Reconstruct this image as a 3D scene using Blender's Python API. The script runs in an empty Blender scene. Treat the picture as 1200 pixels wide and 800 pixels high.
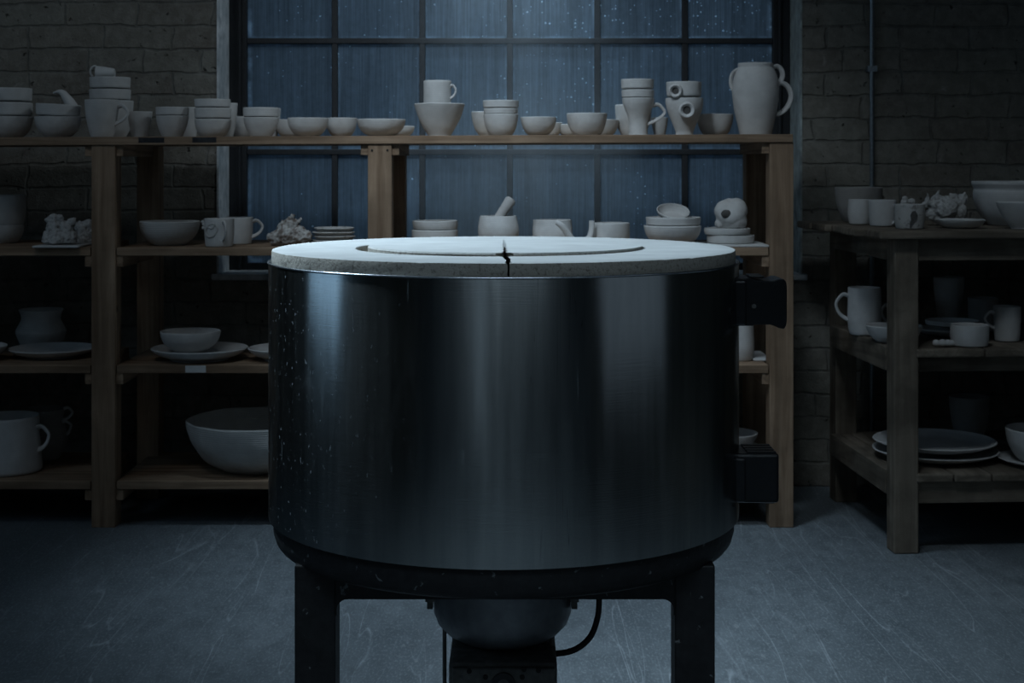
import bpy, bmesh, math, random
from mathutils import Vector, Matrix, noise
random.seed(7)
SC = bpy.context.scene
COL = SC.collection
PI = math.pi
# ---------------------------------------------------------------- camera maths
FOC, HC, HOR = 1760.0, 1.36, 190.0          # focal length in pixels of 1200, eye height, horizon row
def S(D): return FOC / D
def WX(px, D): return (px - 600.0) * D / FOC
def WZ(py, D): return HC - (py - HOR) * D / FOC

# ---------------------------------------------------------------- materials
def new_mat(name):
    m = bpy.data.materials.new(name); m.use_nodes = True
    nt = m.node_tree; nt.nodes.clear()
    out = nt.nodes.new('ShaderNodeOutputMaterial')
    return m, nt, out
class NT:
    def __init__(s, nt): s.nt = nt
    def n(s, t, **kw):
        nd = s.nt.nodes.new(t)
        for k, v in kw.items():
            if k.startswith('i_'):
                key = k[2:]
                key = int(key) if key.isdigit() else key.replace('_', ' ')
                if isinstance(v, bpy.types.NodeSocket): s.nt.links.new(v, nd.inputs[key])
                else: nd.inputs[key].default_value = v
            else: setattr(nd, k, v)
        return nd
    def link(s, a, b): s.nt.links.new(a, b)
    def math(s, op, a, b=0.5, c=None):
        nd = s.nt.nodes.new('ShaderNodeMath'); nd.operation = op
        for i, v in enumerate((a, b) if c is None else (a, b, c)):
            if isinstance(v, bpy.types.NodeSocket): s.nt.links.new(v, nd.inputs[i])
            else: nd.inputs[i].default_value = v
        return nd.outputs[0]
    def ramp(s, fac, stops):
        nd = s.nt.nodes.new('ShaderNodeValToRGB'); cr = nd.color_ramp
        while len(cr.elements) < len(stops): cr.elements.new(0.5)
        for e, (p, c) in zip(cr.elements, stops):
            e.position = p; e.color = (c, c, c, 1) if not hasattr(c, '__len__') else (*c, 1)
        s.nt.links.new(fac, nd.inputs[0])
        return nd.outputs[0]
    def mix(s, fac, a, b, mode='MIX'):
        nd = s.nt.nodes.new('ShaderNodeMix'); nd.data_type = 'RGBA'; nd.blend_type = mode
        for idx, v in ((0, fac), (6, a), (7, b)):
            if isinstance(v, bpy.types.NodeSocket): s.nt.links.new(v, nd.inputs[idx])
            else: nd.inputs[idx].default_value = v if idx == 0 else (*v, 1)
        return nd.outputs[2]
    def coords(s, scale=(1, 1, 1), obj=True, loc=(0, 0, 0)):
        tc = s.nt.nodes.new('ShaderNodeTexCoord'); mp = s.nt.nodes.new('ShaderNodeMapping')
        mp.inputs['Scale'].default_value = scale; mp.inputs['Location'].default_value = loc
        s.nt.links.new(tc.outputs['Object'], mp.inputs['Vector'])
        return mp.outputs[0]
    def world(s, scale=(1, 1, 1)):
        g = s.nt.nodes.new('ShaderNodeNewGeometry'); mp = s.nt.nodes.new('ShaderNodeMapping')
        mp.inputs['Scale'].default_value = scale
        s.nt.links.new(g.outputs['Position'], mp.inputs['Vector'])
        return mp.outputs[0]
    def noise(s, vec, scale, detail=4, rough=0.55, dist=0.0):
        return s.n('ShaderNodeTexNoise', i_Vector=vec, i_Scale=scale, i_Detail=detail, i_Roughness=rough, i_Distortion=dist).outputs['Fac']
    def bump(s, h, strength=0.3, dist=0.01, normal=None):
        nd = s.nt.nodes.new('ShaderNodeBump'); nd.inputs['Strength'].default_value = strength
        nd.inputs['Distance'].default_value = dist; s.nt.links.new(h, nd.inputs['Height'])
        if normal: s.nt.links.new(normal, nd.inputs['Normal'])
        return nd.outputs[0]
    def bsdf(s, out, color, rough, normal=None, **kw):
        b = s.nt.nodes.new('ShaderNodeBsdfPrincipled')
        for key, v in (('Base Color', color), ('Roughness', rough)):
            if isinstance(v, bpy.types.NodeSocket): s.nt.links.new(v, b.inputs[key])
            else: b.inputs[key].default_value = (*v, 1) if key == 'Base Color' else v
        if normal: s.nt.links.new(normal, b.inputs['Normal'])
        for k, v in kw.items():
            key = k.replace('_', ' ')
            if isinstance(v, bpy.types.NodeSocket): s.nt.links.new(v, b.inputs[key])
            else: b.inputs[key].default_value = v
        s.nt.links.new(b.outputs[0], out.inputs['Surface'])
        return b

def mat_ceramic(name, col=(0.60, 0.595, 0.58), rough_bump=0.5, rings=0.08, blot=0.0):
    m, nt, out = new_mat(name); N = NT(nt)
    g = N.world(); 
    n1 = N.noise(g, 22, 5); n2 = N.noise(g, 160, 3); n3 = N.noise(g, 7, 2)
    oc = N.coords((1, 1, 1))
    wv = N.n('ShaderNodeTexWave', wave_type='BANDS', bands_direction='Z', i_Vector=oc, i_Scale=38.0, i_Distortion=2.0, i_Detail=1.0).outputs['Fac']
    c = N.mix(N.ramp(n1, [(0.3, 0.0), (0.75, 1.0)]), tuple(x * 0.86 for x in col), tuple(min(1, x * 1.06) for x in col))
    c = N.mix(N.ramp(n3, [(0.35, 0.25), (0.65, 0.0)]), c, (col[0] * .72, col[1] * .70, col[2] * .68))
    if blot:
        b = N.ramp(N.noise(g, 26, 4, 0.6, 0.8), [(0.5, 0.0), (0.62, blot)])
        c = N.mix(b, c, (0.17, 0.125, 0.10))
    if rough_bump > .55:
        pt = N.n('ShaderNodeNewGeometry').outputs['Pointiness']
        c = N.mix(N.ramp(pt, [(0.42, 0.85), (0.5, 0.0)]), c, (0.13, 0.115, 0.10))  # shade of the crevices painted into the clay colour
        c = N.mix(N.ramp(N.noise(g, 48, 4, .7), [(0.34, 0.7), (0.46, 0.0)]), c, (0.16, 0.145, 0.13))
    h = N.math('ADD', N.math('MULTIPLY', n1, rough_bump * 2), N.math('ADD', N.math('MULTIPLY', n2, rough_bump * .35), N.math('MULTIPLY', wv, rings)))
    N.bsdf(out, c, 0.88, N.bump(h, 0.55, 0.0035), Specular_IOR_Level=0.25)
    return m

def mat_wood(name, axis, light, dark, bump=0.4, stain=0.3):
    m, nt, out = new_mat(name); N = NT(nt)
    sc = [34, 34, 34]; sc['xyz'.index(axis)] = 1.8
    g = N.world(tuple(sc)); 
    n1 = N.noise(g, 1.0, 6, 0.6, 0.7)
    sc2 = [9, 9, 9]; sc2['xyz'.index(axis)] = 0.9
    gv = N.world(tuple(sc2))
    wv = N.n('ShaderNodeTexWave', wave_type='RINGS', i_Vector=gv, i_Scale=0.9, i_Distortion=6.0, i_Detail=3.0, i_Detail_Scale=1.2).outputs['Fac']
    g2 = N.world((1, 1, 1)); n2 = N.noise(g2, 6, 4); n3 = N.noise(g2, 220, 2)
    c = N.mix(N.ramp(n1, [(0.3, 0), (0.7, 1)]), dark, light)
    c = N.mix(N.math('MULTIPLY', N.ramp(wv, [(0.0, 1.0), (0.35, 0.0)]), 0.45), c, tuple(x * .55 for x in dark))
    c = N.mix(N.math('MULTIPLY', N.ramp(n2, [(0.4, 1), (0.6, 0)]), stain), c, tuple(x * .4 for x in dark))
    kn = N.n('ShaderNodeTexVoronoi', i_Vector=N.world((2.2, 2.2, 2.2)), i_Scale=1.6).outputs['Distance']
    c = N.mix(N.ramp(kn, [(0.03, 0.8), (0.07, 0.0)]), c, tuple(x * .3 for x in dark))
    h = N.math('ADD', n1, N.math('MULTIPLY', n3, 0.3))
    N.bsdf(out, c, 0.8, N.bump(h, bump, 0.004), Specular_IOR_Level=0.2)
    return m

def mat_brick():
    m, nt, out = new_mat('brick'); N = NT(nt)
    tc = nt.nodes.new('ShaderNodeNewGeometry')
    sep = N.n('ShaderNodeSeparateXYZ', i_0=tc.outputs['Position'])
    # walls of either direction: run along x + y, courses along z
    run = N.math('ADD', sep.outputs[0], sep.outputs[1])
    wob = N.noise(tc.outputs['Position'], 3.2, 3)
    wob2 = N.noise(tc.outputs['Position'], 14, 4)
    zz = N.math('ADD', sep.outputs[2], N.math('ADD', N.math('MULTIPLY', N.math('SUBTRACT', wob, 0.5), 0.035), N.math('MULTIPLY', N.math('SUBTRACT', wob2, 0.5), 0.02)))
    xx = N.math('ADD', run, N.math('ADD', N.math('MULTIPLY', N.math('SUBTRACT', wob, 0.5), 0.09), N.math('MULTIPLY', N.math('SUBTRACT', wob2, 0.5), 0.02)))
    cv = N.n('ShaderNodeCombineXYZ', i_0=xx, i_1=zz).outputs[0]
    bt = N.n('ShaderNodeTexBrick', i_Vector=cv, i_Scale=1.0, i_Mortar_Size=0.007, i_Mortar_Smooth=0.6, i_Bias=0.0,
             i_Brick_Width=0.305, i_Row_Height=0.0965, offset=0.5, squash=0.8, squash_frequency=3)
    bt.inputs['Color1'].default_value = (0.245, 0.24, 0.21, 1)
    bt.inputs['Color2'].default_value = (0.195, 0.17, 0.145, 1)
    bt.inputs['Mortar'].default_value = (0.18, 0.18, 0.165, 1)
    fac = bt.outputs['Fac']
    n1 = N.noise(tc.outputs['Position'], 9, 6, 0.65); n2 = N.noise(tc.outputs['Position'], 2.2, 3); n3 = N.noise(tc.outputs['Position'], 90, 4, 0.7)
    c = N.mix(N.ramp(n1, [(0.32, 0.85), (0.66, 0)]), bt.outputs['Color'], (0.15, 0.135, 0.115))
    c = N.mix(N.ramp(n2, [(0.45, 0), (0.7, 0.5)]), c, (0.24, 0.23, 0.19))
    c = N.mix(N.ramp(N.noise(tc.outputs['Position'], 5.5, 5, 0.6, 1.0), [(0.66, 0), (0.74, 0.75)]), c, (0.45, 0.43, 0.40))
    pit = N.ramp(N.noise(tc.outputs['Position'], 30, 3, 0.6), [(0.28, 1.0), (0.36, 0)])
    c = N.mix(N.ramp(N.noise(tc.outputs['Position'], 24, 5, 0.7), [(0.42, 0.0), (0.7, 0.55)]), c, (0.33, 0.32, 0.28))
    c = N.mix(pit, c, (0.05, 0.045, 0.04))
    crack = N.math('MULTIPLY', N.ramp(fac, [(0.2, 0), (0.9, 1.0)]), N.ramp(N.noise(tc.outputs['Position'], 11, 3), [(0.45, 0.0), (0.65, 0.35)]))
    c = N.mix(crack, c, (0.06, 0.055, 0.05))
    h = N.math('SUBTRACT', N.math('ADD', N.math('MULTIPLY', n1, 0.8), N.math('MULTIPLY', n3, 0.45)), N.math('ADD', N.math('MULTIPLY', fac, 0.65), pit))
    N.bsdf(out, c, 0.93, N.bump(h, 0.8, 0.012), Specular_IOR_Level=0.12)
    return m

def mat_floor():
    m, nt, out = new_mat('worn_concrete'); N = NT(nt)
    g = N.world()
    gy = N.world((1, .38, 1))
    n1 = N.noise(gy, 2.2, 6, 0.6); n2 = N.noise(gy, 24, 6, 0.72); n3 = N.noise(gy, 150, 3)
    c = N.mix(N.ramp(n1, [(0.3, 0), (0.7, 1)]), (0.105, 0.124, 0.138), (0.19, 0.216, 0.232))
    c = N.mix(N.ramp(n2, [(0.36, 0.6), (0.58, 0)]), c, (0.085, 0.10, 0.11))
    c = N.mix(N.ramp(n3, [(0.5, 0.0), (0.72, 0.5)]), c, (0.30, 0.335, 0.355))
    # scratches: thin curved lines running mostly away from the viewer
    sc = None
    for ang, s in ((0.25, 1.0), (-0.45, 1.2), (0.75, 0.9), (-0.12, 1.4), (-1.1, .8)):
        mp = N.n('ShaderNodeMapping', i_Vector=g); mp.inputs['Rotation'].default_value = (0, 0, ang); mp.inputs['Scale'].default_value = (7 * s, 0.55 * s, 1)
        v = N.noise(mp.outputs[0], 1.3, 1.5, 0.45, 0.5)
        l = N.ramp(v, [(0.4935, 0), (0.5, 1), (0.5065, 0)])
        msk = N.ramp(N.noise(mp.outputs[0], 0.55, 3), [(0.50, 0), (0.62, 1)])
        l = N.math('MULTIPLY', l, msk)
        sc = l if sc is None else N.math('MAXIMUM', sc, l)
    sc = N.math('MULTIPLY', sc, N.ramp(n2, [(0.3, 0.2), (0.6, 1)]))
    c = N.mix(N.math('MULTIPLY', sc, 0.55), c, (0.50, 0.54, 0.57))
    speck = N.ramp(N.noise(gy, 60, 2, 0.5), [(0.66, 0), (0.70, 0.55)])
    c = N.mix(speck, c, (0.26, 0.28, 0.29))
    h = N.math('ADD', N.math('MULTIPLY', n2, 0.7), N.math('MULTIPLY', n3, 0.4))
    N.bsdf(out, c, N.ramp(n2, [(0.3, 0.5), (0.7, 0.75)]), N.bump(h, 0.35, 0.006), Specular_IOR_Level=0.35)
    return m

def mat_plain(name, col, rough=0.7, bump=0.3, scale=40, var=0.3, spec=0.3, flecks=0.0, **kw):
    m, nt, out = new_mat(name); N = NT(nt)
    g = N.world(); n1 = N.noise(g, scale, 5, 0.6); n2 = N.noise(g, scale * .18, 3)
    c = N.mix(N.ramp(n1, [(0.3, 0), (0.7, 1)]), tuple(x * (1 - var) for x in col), tuple(min(1, x * (1 + var)) for x in col))
    c = N.mix(N.ramp(n2, [(0.4, var), (0.6, 0)]), c, tuple(x * .6 for x in col))
    if flecks:
        f = N.ramp(N.noise(g, 46, 4, 0.55, 0.6), [(0.66, 0), (0.70, flecks)])
        c = N.mix(f, c, (0.20, 0.22, 0.23))
    N.bsdf(out, c, rough, N.bump(n1, bump, 0.004), Specular_IOR_Level=spec, **kw)
    return m

def mat_firebrick(name, col, grain):
    m, nt, out = new_mat(name); N = NT(nt)
    g = N.world(); n1 = N.noise(g, 150, 4, 0.65); n2 = N.noise(g, 12, 5); n3 = N.noise(g, 90, 3, 0.6)
    geo = N.n('ShaderNodeNewGeometry'); sep = N.n('ShaderNodeSeparateXYZ', i_0=geo.outputs['Normal'])
    side = N.ramp(N.math('ABSOLUTE', sep.outputs[2]), [(0.3, 1.0), (0.8, 0.0)])
    sc = N.noise(N.world((3, 120, 3)), 1.0, 3)
    c = N.mix(N.ramp(n2, [(0.35, 0), (0.7, 1)]), tuple(x * .86 for x in col), col)
    c = N.mix(N.ramp(sc, [(0.42, 0.25), (0.5, 0)]), c, tuple(x * .7 for x in col))
    pit = N.math('MULTIPLY', N.ramp(n1, [(0.30, 1), (0.48, 0)]), side)
    c = N.mix(N.math('MULTIPLY', side, 0.85), c, (0.43, 0.395, 0.34))
    c = N.mix(N.math('MULTIPLY', pit, 0.75), c, (0.13, 0.115, 0.095))
    h = N.math('ADD', N.math('MULTIPLY', n1, N.math('ADD', N.math('MULTIPLY', side, grain), 0.1)), N.math('MULTIPLY', n3, N.math('MULTIPLY', side, 0.6)))
    N.bsdf(out, c, 0.9, N.bump(h, 0.6, 0.004), Specular_IOR_Level=0.15)
    return m

def mat_steel():
    m, nt, out = new_mat('brushed_steel'); N = NT(nt)
    oc = N.coords((1, 1, 1))
    sep = N.n('ShaderNodeSeparateXYZ', i_0=oc)
    ang = N.math('ARCTAN2', sep.outputs[1], sep.outputs[0])
    uv = N.n('ShaderNodeCombineXYZ', i_0=ang, i_1=sep.outputs[2]).outputs[0]
    mp = N.n('ShaderNodeMapping', i_Vector=uv); mp.inputs['Scale'].default_value = (6, 420, 1)
    br = N.noise(mp.outputs[0], 1.0, 3, 0.6)
    mp2 = N.n('ShaderNodeMapping', i_Vector=uv); mp2.inputs['Scale'].default_value = (10, 1.2, 1)
    st = N.noise(mp2.outputs[0], 1.6, 4, 0.6)
    # vertical drips and nicks
    mp3 = N.n('ShaderNodeMapping', i_Vector=uv); mp3.inputs['Scale'].default_value = (26, 4.2, 1)
    dr = N.ramp(N.noise(mp3.outputs[0], 1.5, 3, 0.5, 0.5), [(0.70, 0), (0.74, 1)])
    mp4 = N.n('ShaderNodeMapping', i_Vector=uv); mp4.inputs['Scale'].default_value = (34, 1.5, 1)
    ln = N.math('MULTIPLY', N.ramp(N.noise(mp4.outputs[0], 1.0, 2, 0.4, 0.6), [(0.494, 0), (0.5, 1), (0.506, 0)]), N.ramp(N.noise(uv, 3.1, 2), [(0.54, 0), (0.64, 1)]))
    left = N.ramp(N.math('DIVIDE', N.math('ABSOLUTE', N.math('ADD', ang, PI * .82)), 1.0), [(0.0, 1.0), (0.9, 0.0)])
    fl = N.math('MULTIPLY', N.ramp(N.noise(uv, 58, 4, 0.65), [(0.63, 0), (0.69, 1)]), left)
    c = N.mix(N.ramp(st, [(0.3, 0), (0.7, 1)]), (0.38, 0.405, 0.41), (0.53, 0.56, 0.56))
    c = N.mix(N.math('MULTIPLY', ln, 0.75), c, (0.10, 0.10, 0.11))
    smear = N.ramp(N.noise(uv, 4.5, 4, 0.6, 1.5), [(0.60, 0), (0.80, 0.3)])
    c = N.mix(smear, c, (0.40, 0.40, 0.41))
    marks = N.math('MAXIMUM', N.math('MULTIPLY', dr, 0.25), N.math('MULTIPLY', fl, 0.8))
    rough = N.math('ADD', N.math('MULTIPLY', st, 0.10), N.math('ADD', N.math('MULTIPLY', br, 0.06), 0.12))
    rough = N.math('ADD', rough, N.math('MULTIPLY', smear, 0.2))
    tan = N.n('ShaderNodeTangent', direction_type='RADIAL', axis='Z').outputs[0]
    b = nt.nodes.new('ShaderNodeBsdfPrincipled')
    N.link(c, b.inputs['Base Color']); b.inputs['Metallic'].default_value = 1.0
    N.link(rough, b.inputs['Roughness'])
    b.inputs['Anisotropic'].default_value = 0.75; N.link(tan, b.inputs['Tangent'])
    b.inputs['Anisotropic Rotation'].default_value = 0.25
    N.link(N.bump(br, 0.09, 0.0015), b.inputs['Normal'])
    d = nt.nodes.new('ShaderNodeBsdfDiffuse'); d.inputs['Color'].default_value = (0.30, 0.34, 0.37, 1)
    mx = nt.nodes.new('ShaderNodeMixShader'); N.link(marks, mx.inputs[0]); N.link(b.outputs[0], mx.inputs[1]); N.link(d.outputs[0], mx.inputs[2])
    N.link(mx.outputs[0], out.inputs['Surface'])
    return m

PX0, PX1, PW = -1.154, 1.135, (1.135 + 1.154) / 6
PZ0, PH = 0.921, 0.4835
def mat_pane():
    m, nt, out = new_mat('rain_streaked_glass'); N = NT(nt)
    geo = N.n('ShaderNodeNewGeometry'); P = geo.outputs['Position']
    sep = N.n('ShaderNodeSeparateXYZ', i_0=P)
    fx = N.math('FRACT', N.math('DIVIDE', N.math('SUBTRACT', sep.outputs[0], PX0), PW))
    fz = N.math('FRACT', N.math('DIVIDE', N.math('SUBTRACT', sep.outputs[2], PZ0), PH))
    ex = N.math('ABSOLUTE', N.math('SUBTRACT', fx, 0.5)); ez = N.math('ABSOLUTE', N.math('SUBTRACT', fz, 0.5))
    edge = N.math('MAXIMUM', N.ramp(ex, [(0.435, 0), (0.47, 1)]), N.ramp(ez, [(0.445, 0), (0.475, 1)]))
    edge = N.math('MULTIPLY', edge, N.ramp(N.noise(P, 9, 4, 0.7), [(0.4, 0.1), (0.7, 1)]))
    mp = N.n('ShaderNodeMapping', i_Vector=P); mp.inputs['Scale'].default_value = (170, 1, 4.0)
    st = N.noise(mp.outputs[0], 1.0, 5, 0.65)
    mp2 = N.n('ShaderNodeMapping', i_Vector=P); mp2.inputs['Scale'].default_value = (14, 1, 0.9)
    st2 = N.noise(mp2.outputs[0], 1.0, 3, 0.6, 0.4)
    cl = N.noise(P, 2.4, 4)
    ci = N.math('FLOOR', N.math('DIVIDE', N.math('SUBTRACT', sep.outputs[0], PX0), PW)); rw = N.math('FLOOR', N.math('DIVIDE', N.math('SUBTRACT', sep.outputs[2], PZ0), PH))
    wn = N.n('ShaderNodeTexWhiteNoise', noise_dimensions='2D', i_Vector=N.n('ShaderNodeCombineXYZ', i_0=ci, i_1=rw).outputs[0]).outputs['Value']
    v = N.math('ADD', N.math('MULTIPLY', N.ramp(st, [(0.3, 0), (0.75, 1)]), 0.30), N.math('MULTIPLY', N.ramp(st2, [(0.3, 0), (0.75, 1)]), 0.10))
    v = N.math('MULTIPLY', v, N.math('ADD', N.math('MULTIPLY', cl, 0.7), N.math('ADD', N.math('MULTIPLY', wn, 0.35), 0.35)))
    v = N.math('ADD', v, N.math('ADD', N.math('MULTIPLY', N.noise(P, 38, 5, 0.7), 0.22), 0.22))
    v = N.math('ADD', v, N.math('MULTIPLY', edge, 0.7))
    # droplets
    vo = N.n('ShaderNodeTexVoronoi', i_Vector=N.n('ShaderNodeCombineXYZ', i_0=sep.outputs[0], i_1=sep.outputs[2]).outputs[0], i_Scale=62.0, voronoi_dimensions='2D')
    rnd = N.n('ShaderNodeSeparateColor', i_0=vo.outputs['Color']).outputs[0]
    wet = N.ramp(N.noise(P, 3.0, 3), [(0.46, 0.0), (0.70, 0.32)])
    up = N.math('MULTIPLY', N.ramp(sep.outputs[2], [(0.0, 0), (1.0, 0.0)]), 1.0)
    hi = N.ramp(N.math('DIVIDE', sep.outputs[2], 2.2), [(0.80, 0.0), (0.88, 0.5)])
    rt = N.ramp(N.math('ADD', N.math('MULTIPLY', sep.outputs[0], 0.5), 0.5), [(0.4, 0.0), (0.75, 1.0)])
    wet = N.math('ADD', wet, N.math('MULTIPLY', hi, rt))
    on = N.math('LESS_THAN', rnd, N.math('MULTIPLY', wet, 0.42))
    size = N.math('MULTIPLY', N.n('ShaderNodeSeparateColor', i_0=vo.outputs['Color']).outputs[1], 0.13)
    dot = N.math('MULTIPLY', N.math('LESS_THAN', vo.outputs['Distance'], N.math('ADD', size, 0.06)), on)
    v = N.math('ADD', v, N.math('MULTIPLY', dot, N.math('MULTIPLY', N.n('ShaderNodeSeparateColor', i_0=vo.outputs['Color']).outputs[2], 1.9)))
    col = N.mix(1.0, (0.74, 0.88, 1.0), N.n('ShaderNodeCombineColor', i_0=v, i_1=v, i_2=v).outputs[0], 'MULTIPLY')
    tl = N.n('ShaderNodeBsdfTranslucent', i_Color=col)
    gl = N.n('ShaderNodeBsdfGlossy', i_Roughness=0.25); gl.inputs['Color'].default_value = (0.5, 0.55, 0.6, 1)
    df = N.n('ShaderNodeBsdfDiffuse'); 
    N.link(N.mix(1.0, (0.10, 0.14, 0.18), N.n('ShaderNodeCombineColor', i_0=v, i_1=v, i_2=v).outputs[0], 'MULTIPLY'), df.inputs['Color'])
    a = N.n('ShaderNodeAddShader'); N.link(tl.outputs[0], a.inputs[0]); N.link(df.outputs[0], a.inputs[1])
    mx = N.n('ShaderNodeMixShader', i_0=0.05); N.link(a.outputs[0], mx.inputs[1]); N.link(gl.outputs[0], mx.inputs[2])
    N.link(mx.outputs[0], out.inputs['Surface'])
    return m

M = {}
M['clay'] = mat_ceramic('bisque_clay')
M['clay_ring'] = mat_ceramic('thrown_clay', (0.60, 0.595, 0.575), 0.2, 0.45)
M['clay_smooth'] = mat_ceramic('smooth_clay', (0.61, 0.60, 0.585), 0.12, 0.1)
M['clay_rough'] = mat_ceramic('rough_clay', (0.54, 0.53, 0.51), 0.9, 0.0, 0.0)
M['clay_stain'] = mat_ceramic('stained_clay', (0.56, 0.545, 0.52), 0.6, 0.0, 0.85)
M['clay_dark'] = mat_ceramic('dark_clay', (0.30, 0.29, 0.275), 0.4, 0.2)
M['hollow_shade'] = mat_plain('painted_hollow_shade', (0.10, 0.095, 0.09), 0.95)  # near-black colour stands in for the shade inside holes and the crack
pl, pd = (0.44, 0.31, 0.21), (0.21, 0.135, 0.085)
for ax in 'xyz':
    M['pine_' + ax] = mat_wood('pine_' + ax, ax, pl, pd)
    M['oldwood_' + ax] = mat_wood('oldwood_' + ax, ax, (0.27, 0.225, 0.175), (0.16, 0.13, 0.10), 0.7, 0.55)
M['brick'] = mat_brick()
M['floor'] = mat_floor()
M['plaster'] = mat_plain('dark_plaster', (0.36, 0.38, 0.39), 0.9, 0.3, 12)
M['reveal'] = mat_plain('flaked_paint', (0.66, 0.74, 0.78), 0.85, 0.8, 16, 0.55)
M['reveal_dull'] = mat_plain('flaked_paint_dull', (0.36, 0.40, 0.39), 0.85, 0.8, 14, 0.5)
M['iron'] = mat_plain('black_window_iron', (0.018, 0.020, 0.023), 0.55, 0.3, 60, 0.3, 0.4)
M['pane'] = mat_pane()
M['steel'] = mat_steel()
M['rim'] = mat_plain('polished_steel_lip', (0.62, 0.66, 0.70), 0.25, 0.1, 80, 0.15, 0.5, Metallic=1.0)
M['lid'] = mat_firebrick('kiln_firebrick', (0.74, 0.75, 0.74), 1.0)
M['blacksteel'] = mat_plain('chipped_black_paint', (0.020, 0.021, 0.023), 0.5, 0.5, 45, 0.4, 0.4, flecks=0.8)
M['plastic'] = mat_plain('black_plastic', (0.012, 0.013, 0.015), 0.32, 0.15, 80, 0.3, 0.5)
M['duct'] = mat_plain('dull_grey_metal', (0.34, 0.36, 0.385), 0.5, 0.15, 30, 0.2, 0.4, Metallic=0.6)
M['darkmetal'] = mat_plain('dark_housing_metal', (0.18, 0.18, 0.17), 0.6, 0.4, 50, 0.4, 0.35)
M['rubber'] = mat_plain('black_rubber', (0.02, 0.02, 0.022), 0.5, 0.2, 80, 0.3, 0.4)
M['pipe'] = mat_plain('galvanised_pipe', (0.32, 0.36, 0.39), 0.35, 0.1, 60, 0.2, 0.5, Metallic=0.85)
M['paper'] = mat_plain('white_paper', (0.62, 0.62, 0.60), 0.8, 0.1, 60, 0.05)
M['blackmark'] = mat_plain('black_smear', (0.03, 0.032, 0.035), 0.8, 0.3, 70, 0.6)
M['screw'] = mat_plain('dark_screw', (0.02, 0.02, 0.02), 0.5)

# ---------------------------------------------------------------- mesh helpers
def finish(bm, name, mat, parent=None, loc=(0, 0, 0), smooth=True, angle=40, bevel=0.0):
    bmesh.ops.recalc_face_normals(bm, faces=bm.faces[:])
    me = bpy.data.meshes.new(name); bm.to_mesh(me); bm.free()
    o = bpy.data.objects.new(name, me); COL.objects.link(o)
    me.materials.append(mat)
    if smooth:
        for p in me.polygons: p.use_smooth = True
        me.set_sharp_from_angle(angle=math.radians(angle))
    if bevel:
        b = o.modifiers.new('bevel', 'BEVEL'); b.width = bevel; b.segments = 2; b.limit_method = 'ANGLE'
    o.location = loc
    if parent: o.parent = parent
    return o
def tag(o, label=None, cat=None, group=None, kind=None):
    for k, v in (('label', label), ('category', cat), ('group', group), ('kind', kind)):
        if v: o[k] = v
    return o
def empty(name, loc, label, cat, group=None, rz=0.0):
    o = bpy.data.objects.new(name, None); COL.objects.link(o); o.location = loc; o.rotation_euler = (0, 0, rz)
    o.empty_display_size = 0.05
    return tag(o, label, cat, group)
def box(bm, x0, x1, y0, y1, z0, z1):
    v = [bm.verts.new((x, y, z)) for x in (x0, x1) for y in (y0, y1) for z in (z0, z1)]
    for f in ((0, 1, 3, 2), (4, 6, 7, 5), (0, 4, 5, 1), (2, 3, 7, 6), (0, 2, 6, 4), (1, 5, 7, 3)):
        bm.faces.new([v[i] for i in f])
    return v
def cat_rom(pts, n=6):
    out = []
    P = [pts[0]] + list(pts) + [pts[-1]]
    for i in range(1, len(P) - 2):
        for k in range(n):
            t = k / n
            out.append(tuple(0.5 * ((2 * b) + (-a + c) * t + (2 * a - 5 * b + 4 * c - d) * t * t + (-a + 3 * b - 3 * c + d) * t ** 3)
                             for a, b, c, d in zip(P[i - 1], P[i], P[i + 1], P[i + 2])))
    out.append(tuple(pts[-1]))
    return out
def lathe(bm, prof, segs=40, cx=0, cy=0, a0=0.0, a1=2 * PI):
    full = abs(a1 - a0 - 2 * PI) < 1e-6
    rings = []
    for r, z in prof:
        if r < 1e-5: rings.append([bm.verts.new((cx, cy, z))])
        else: rings.append([bm.verts.new((cx + r * math.cos(a0 + (a1 - a0) * k / segs), cy + r * math.sin(a0 + (a1 - a0) * k / segs), z)) for k in range(segs if full else segs + 1)])
    for A, B in zip(rings, rings[1:]):
        n = segs
        for k in range(n):
            k2 = (k + 1) % segs if full else k + 1
            a, b = A[k % len(A)], A[k2 % len(A)]; c, d = B[k2 % len(B)], B[k % len(B)]
            vs = []
            for q in (a, b, c, d):
                if q not in vs: vs.append(q)
            if len(vs) >= 3:
                try: bm.faces.new(vs)
                except ValueError: pass
    return rings
def tube(bm, path, rad, segs=10, flat=1.0, cap=True):
    pts = [Vector(p) for p in path]; n = len(pts); rings = []
    up0 = None
    for i, p in enumerate(pts):
        t = (pts[min(i + 1, n - 1)] - pts[max(i - 1, 0)]).normalized()
        if up0 is None:
            up0 = t.orthogonal().normalized()
        up0 = (up0 - t * up0.dot(t)).normalized()
        sd = t.cross(up0)
        r = rad(i / (n - 1)) if callable(rad) else rad
        rings.append([bm.verts.new(p + (up0 * math.cos(2 * PI * k / segs) * r + sd * math.sin(2 * PI * k / segs) * r * flat)) for k in range(segs)])
    for A, B in zip(rings, rings[1:]):
        for k in range(segs): bm.faces.new((A[k], A[(k + 1) % segs], B[(k + 1) % segs], B[k]))
    if cap: bm.faces.new(rings[0]); bm.faces.new(rings[-1])
def wobble(bm, amp, seed, freq=14.0):
    o = Vector((seed * 3.17, seed * 1.31, seed * 2.7))
    for v in bm.verts:
        n = noise.noise_vector(v.co * freq + o)
        v.co += Vector((n.x, n.y, n.z * .25 if v.co.z > .004 else 0)) * amp
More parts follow.
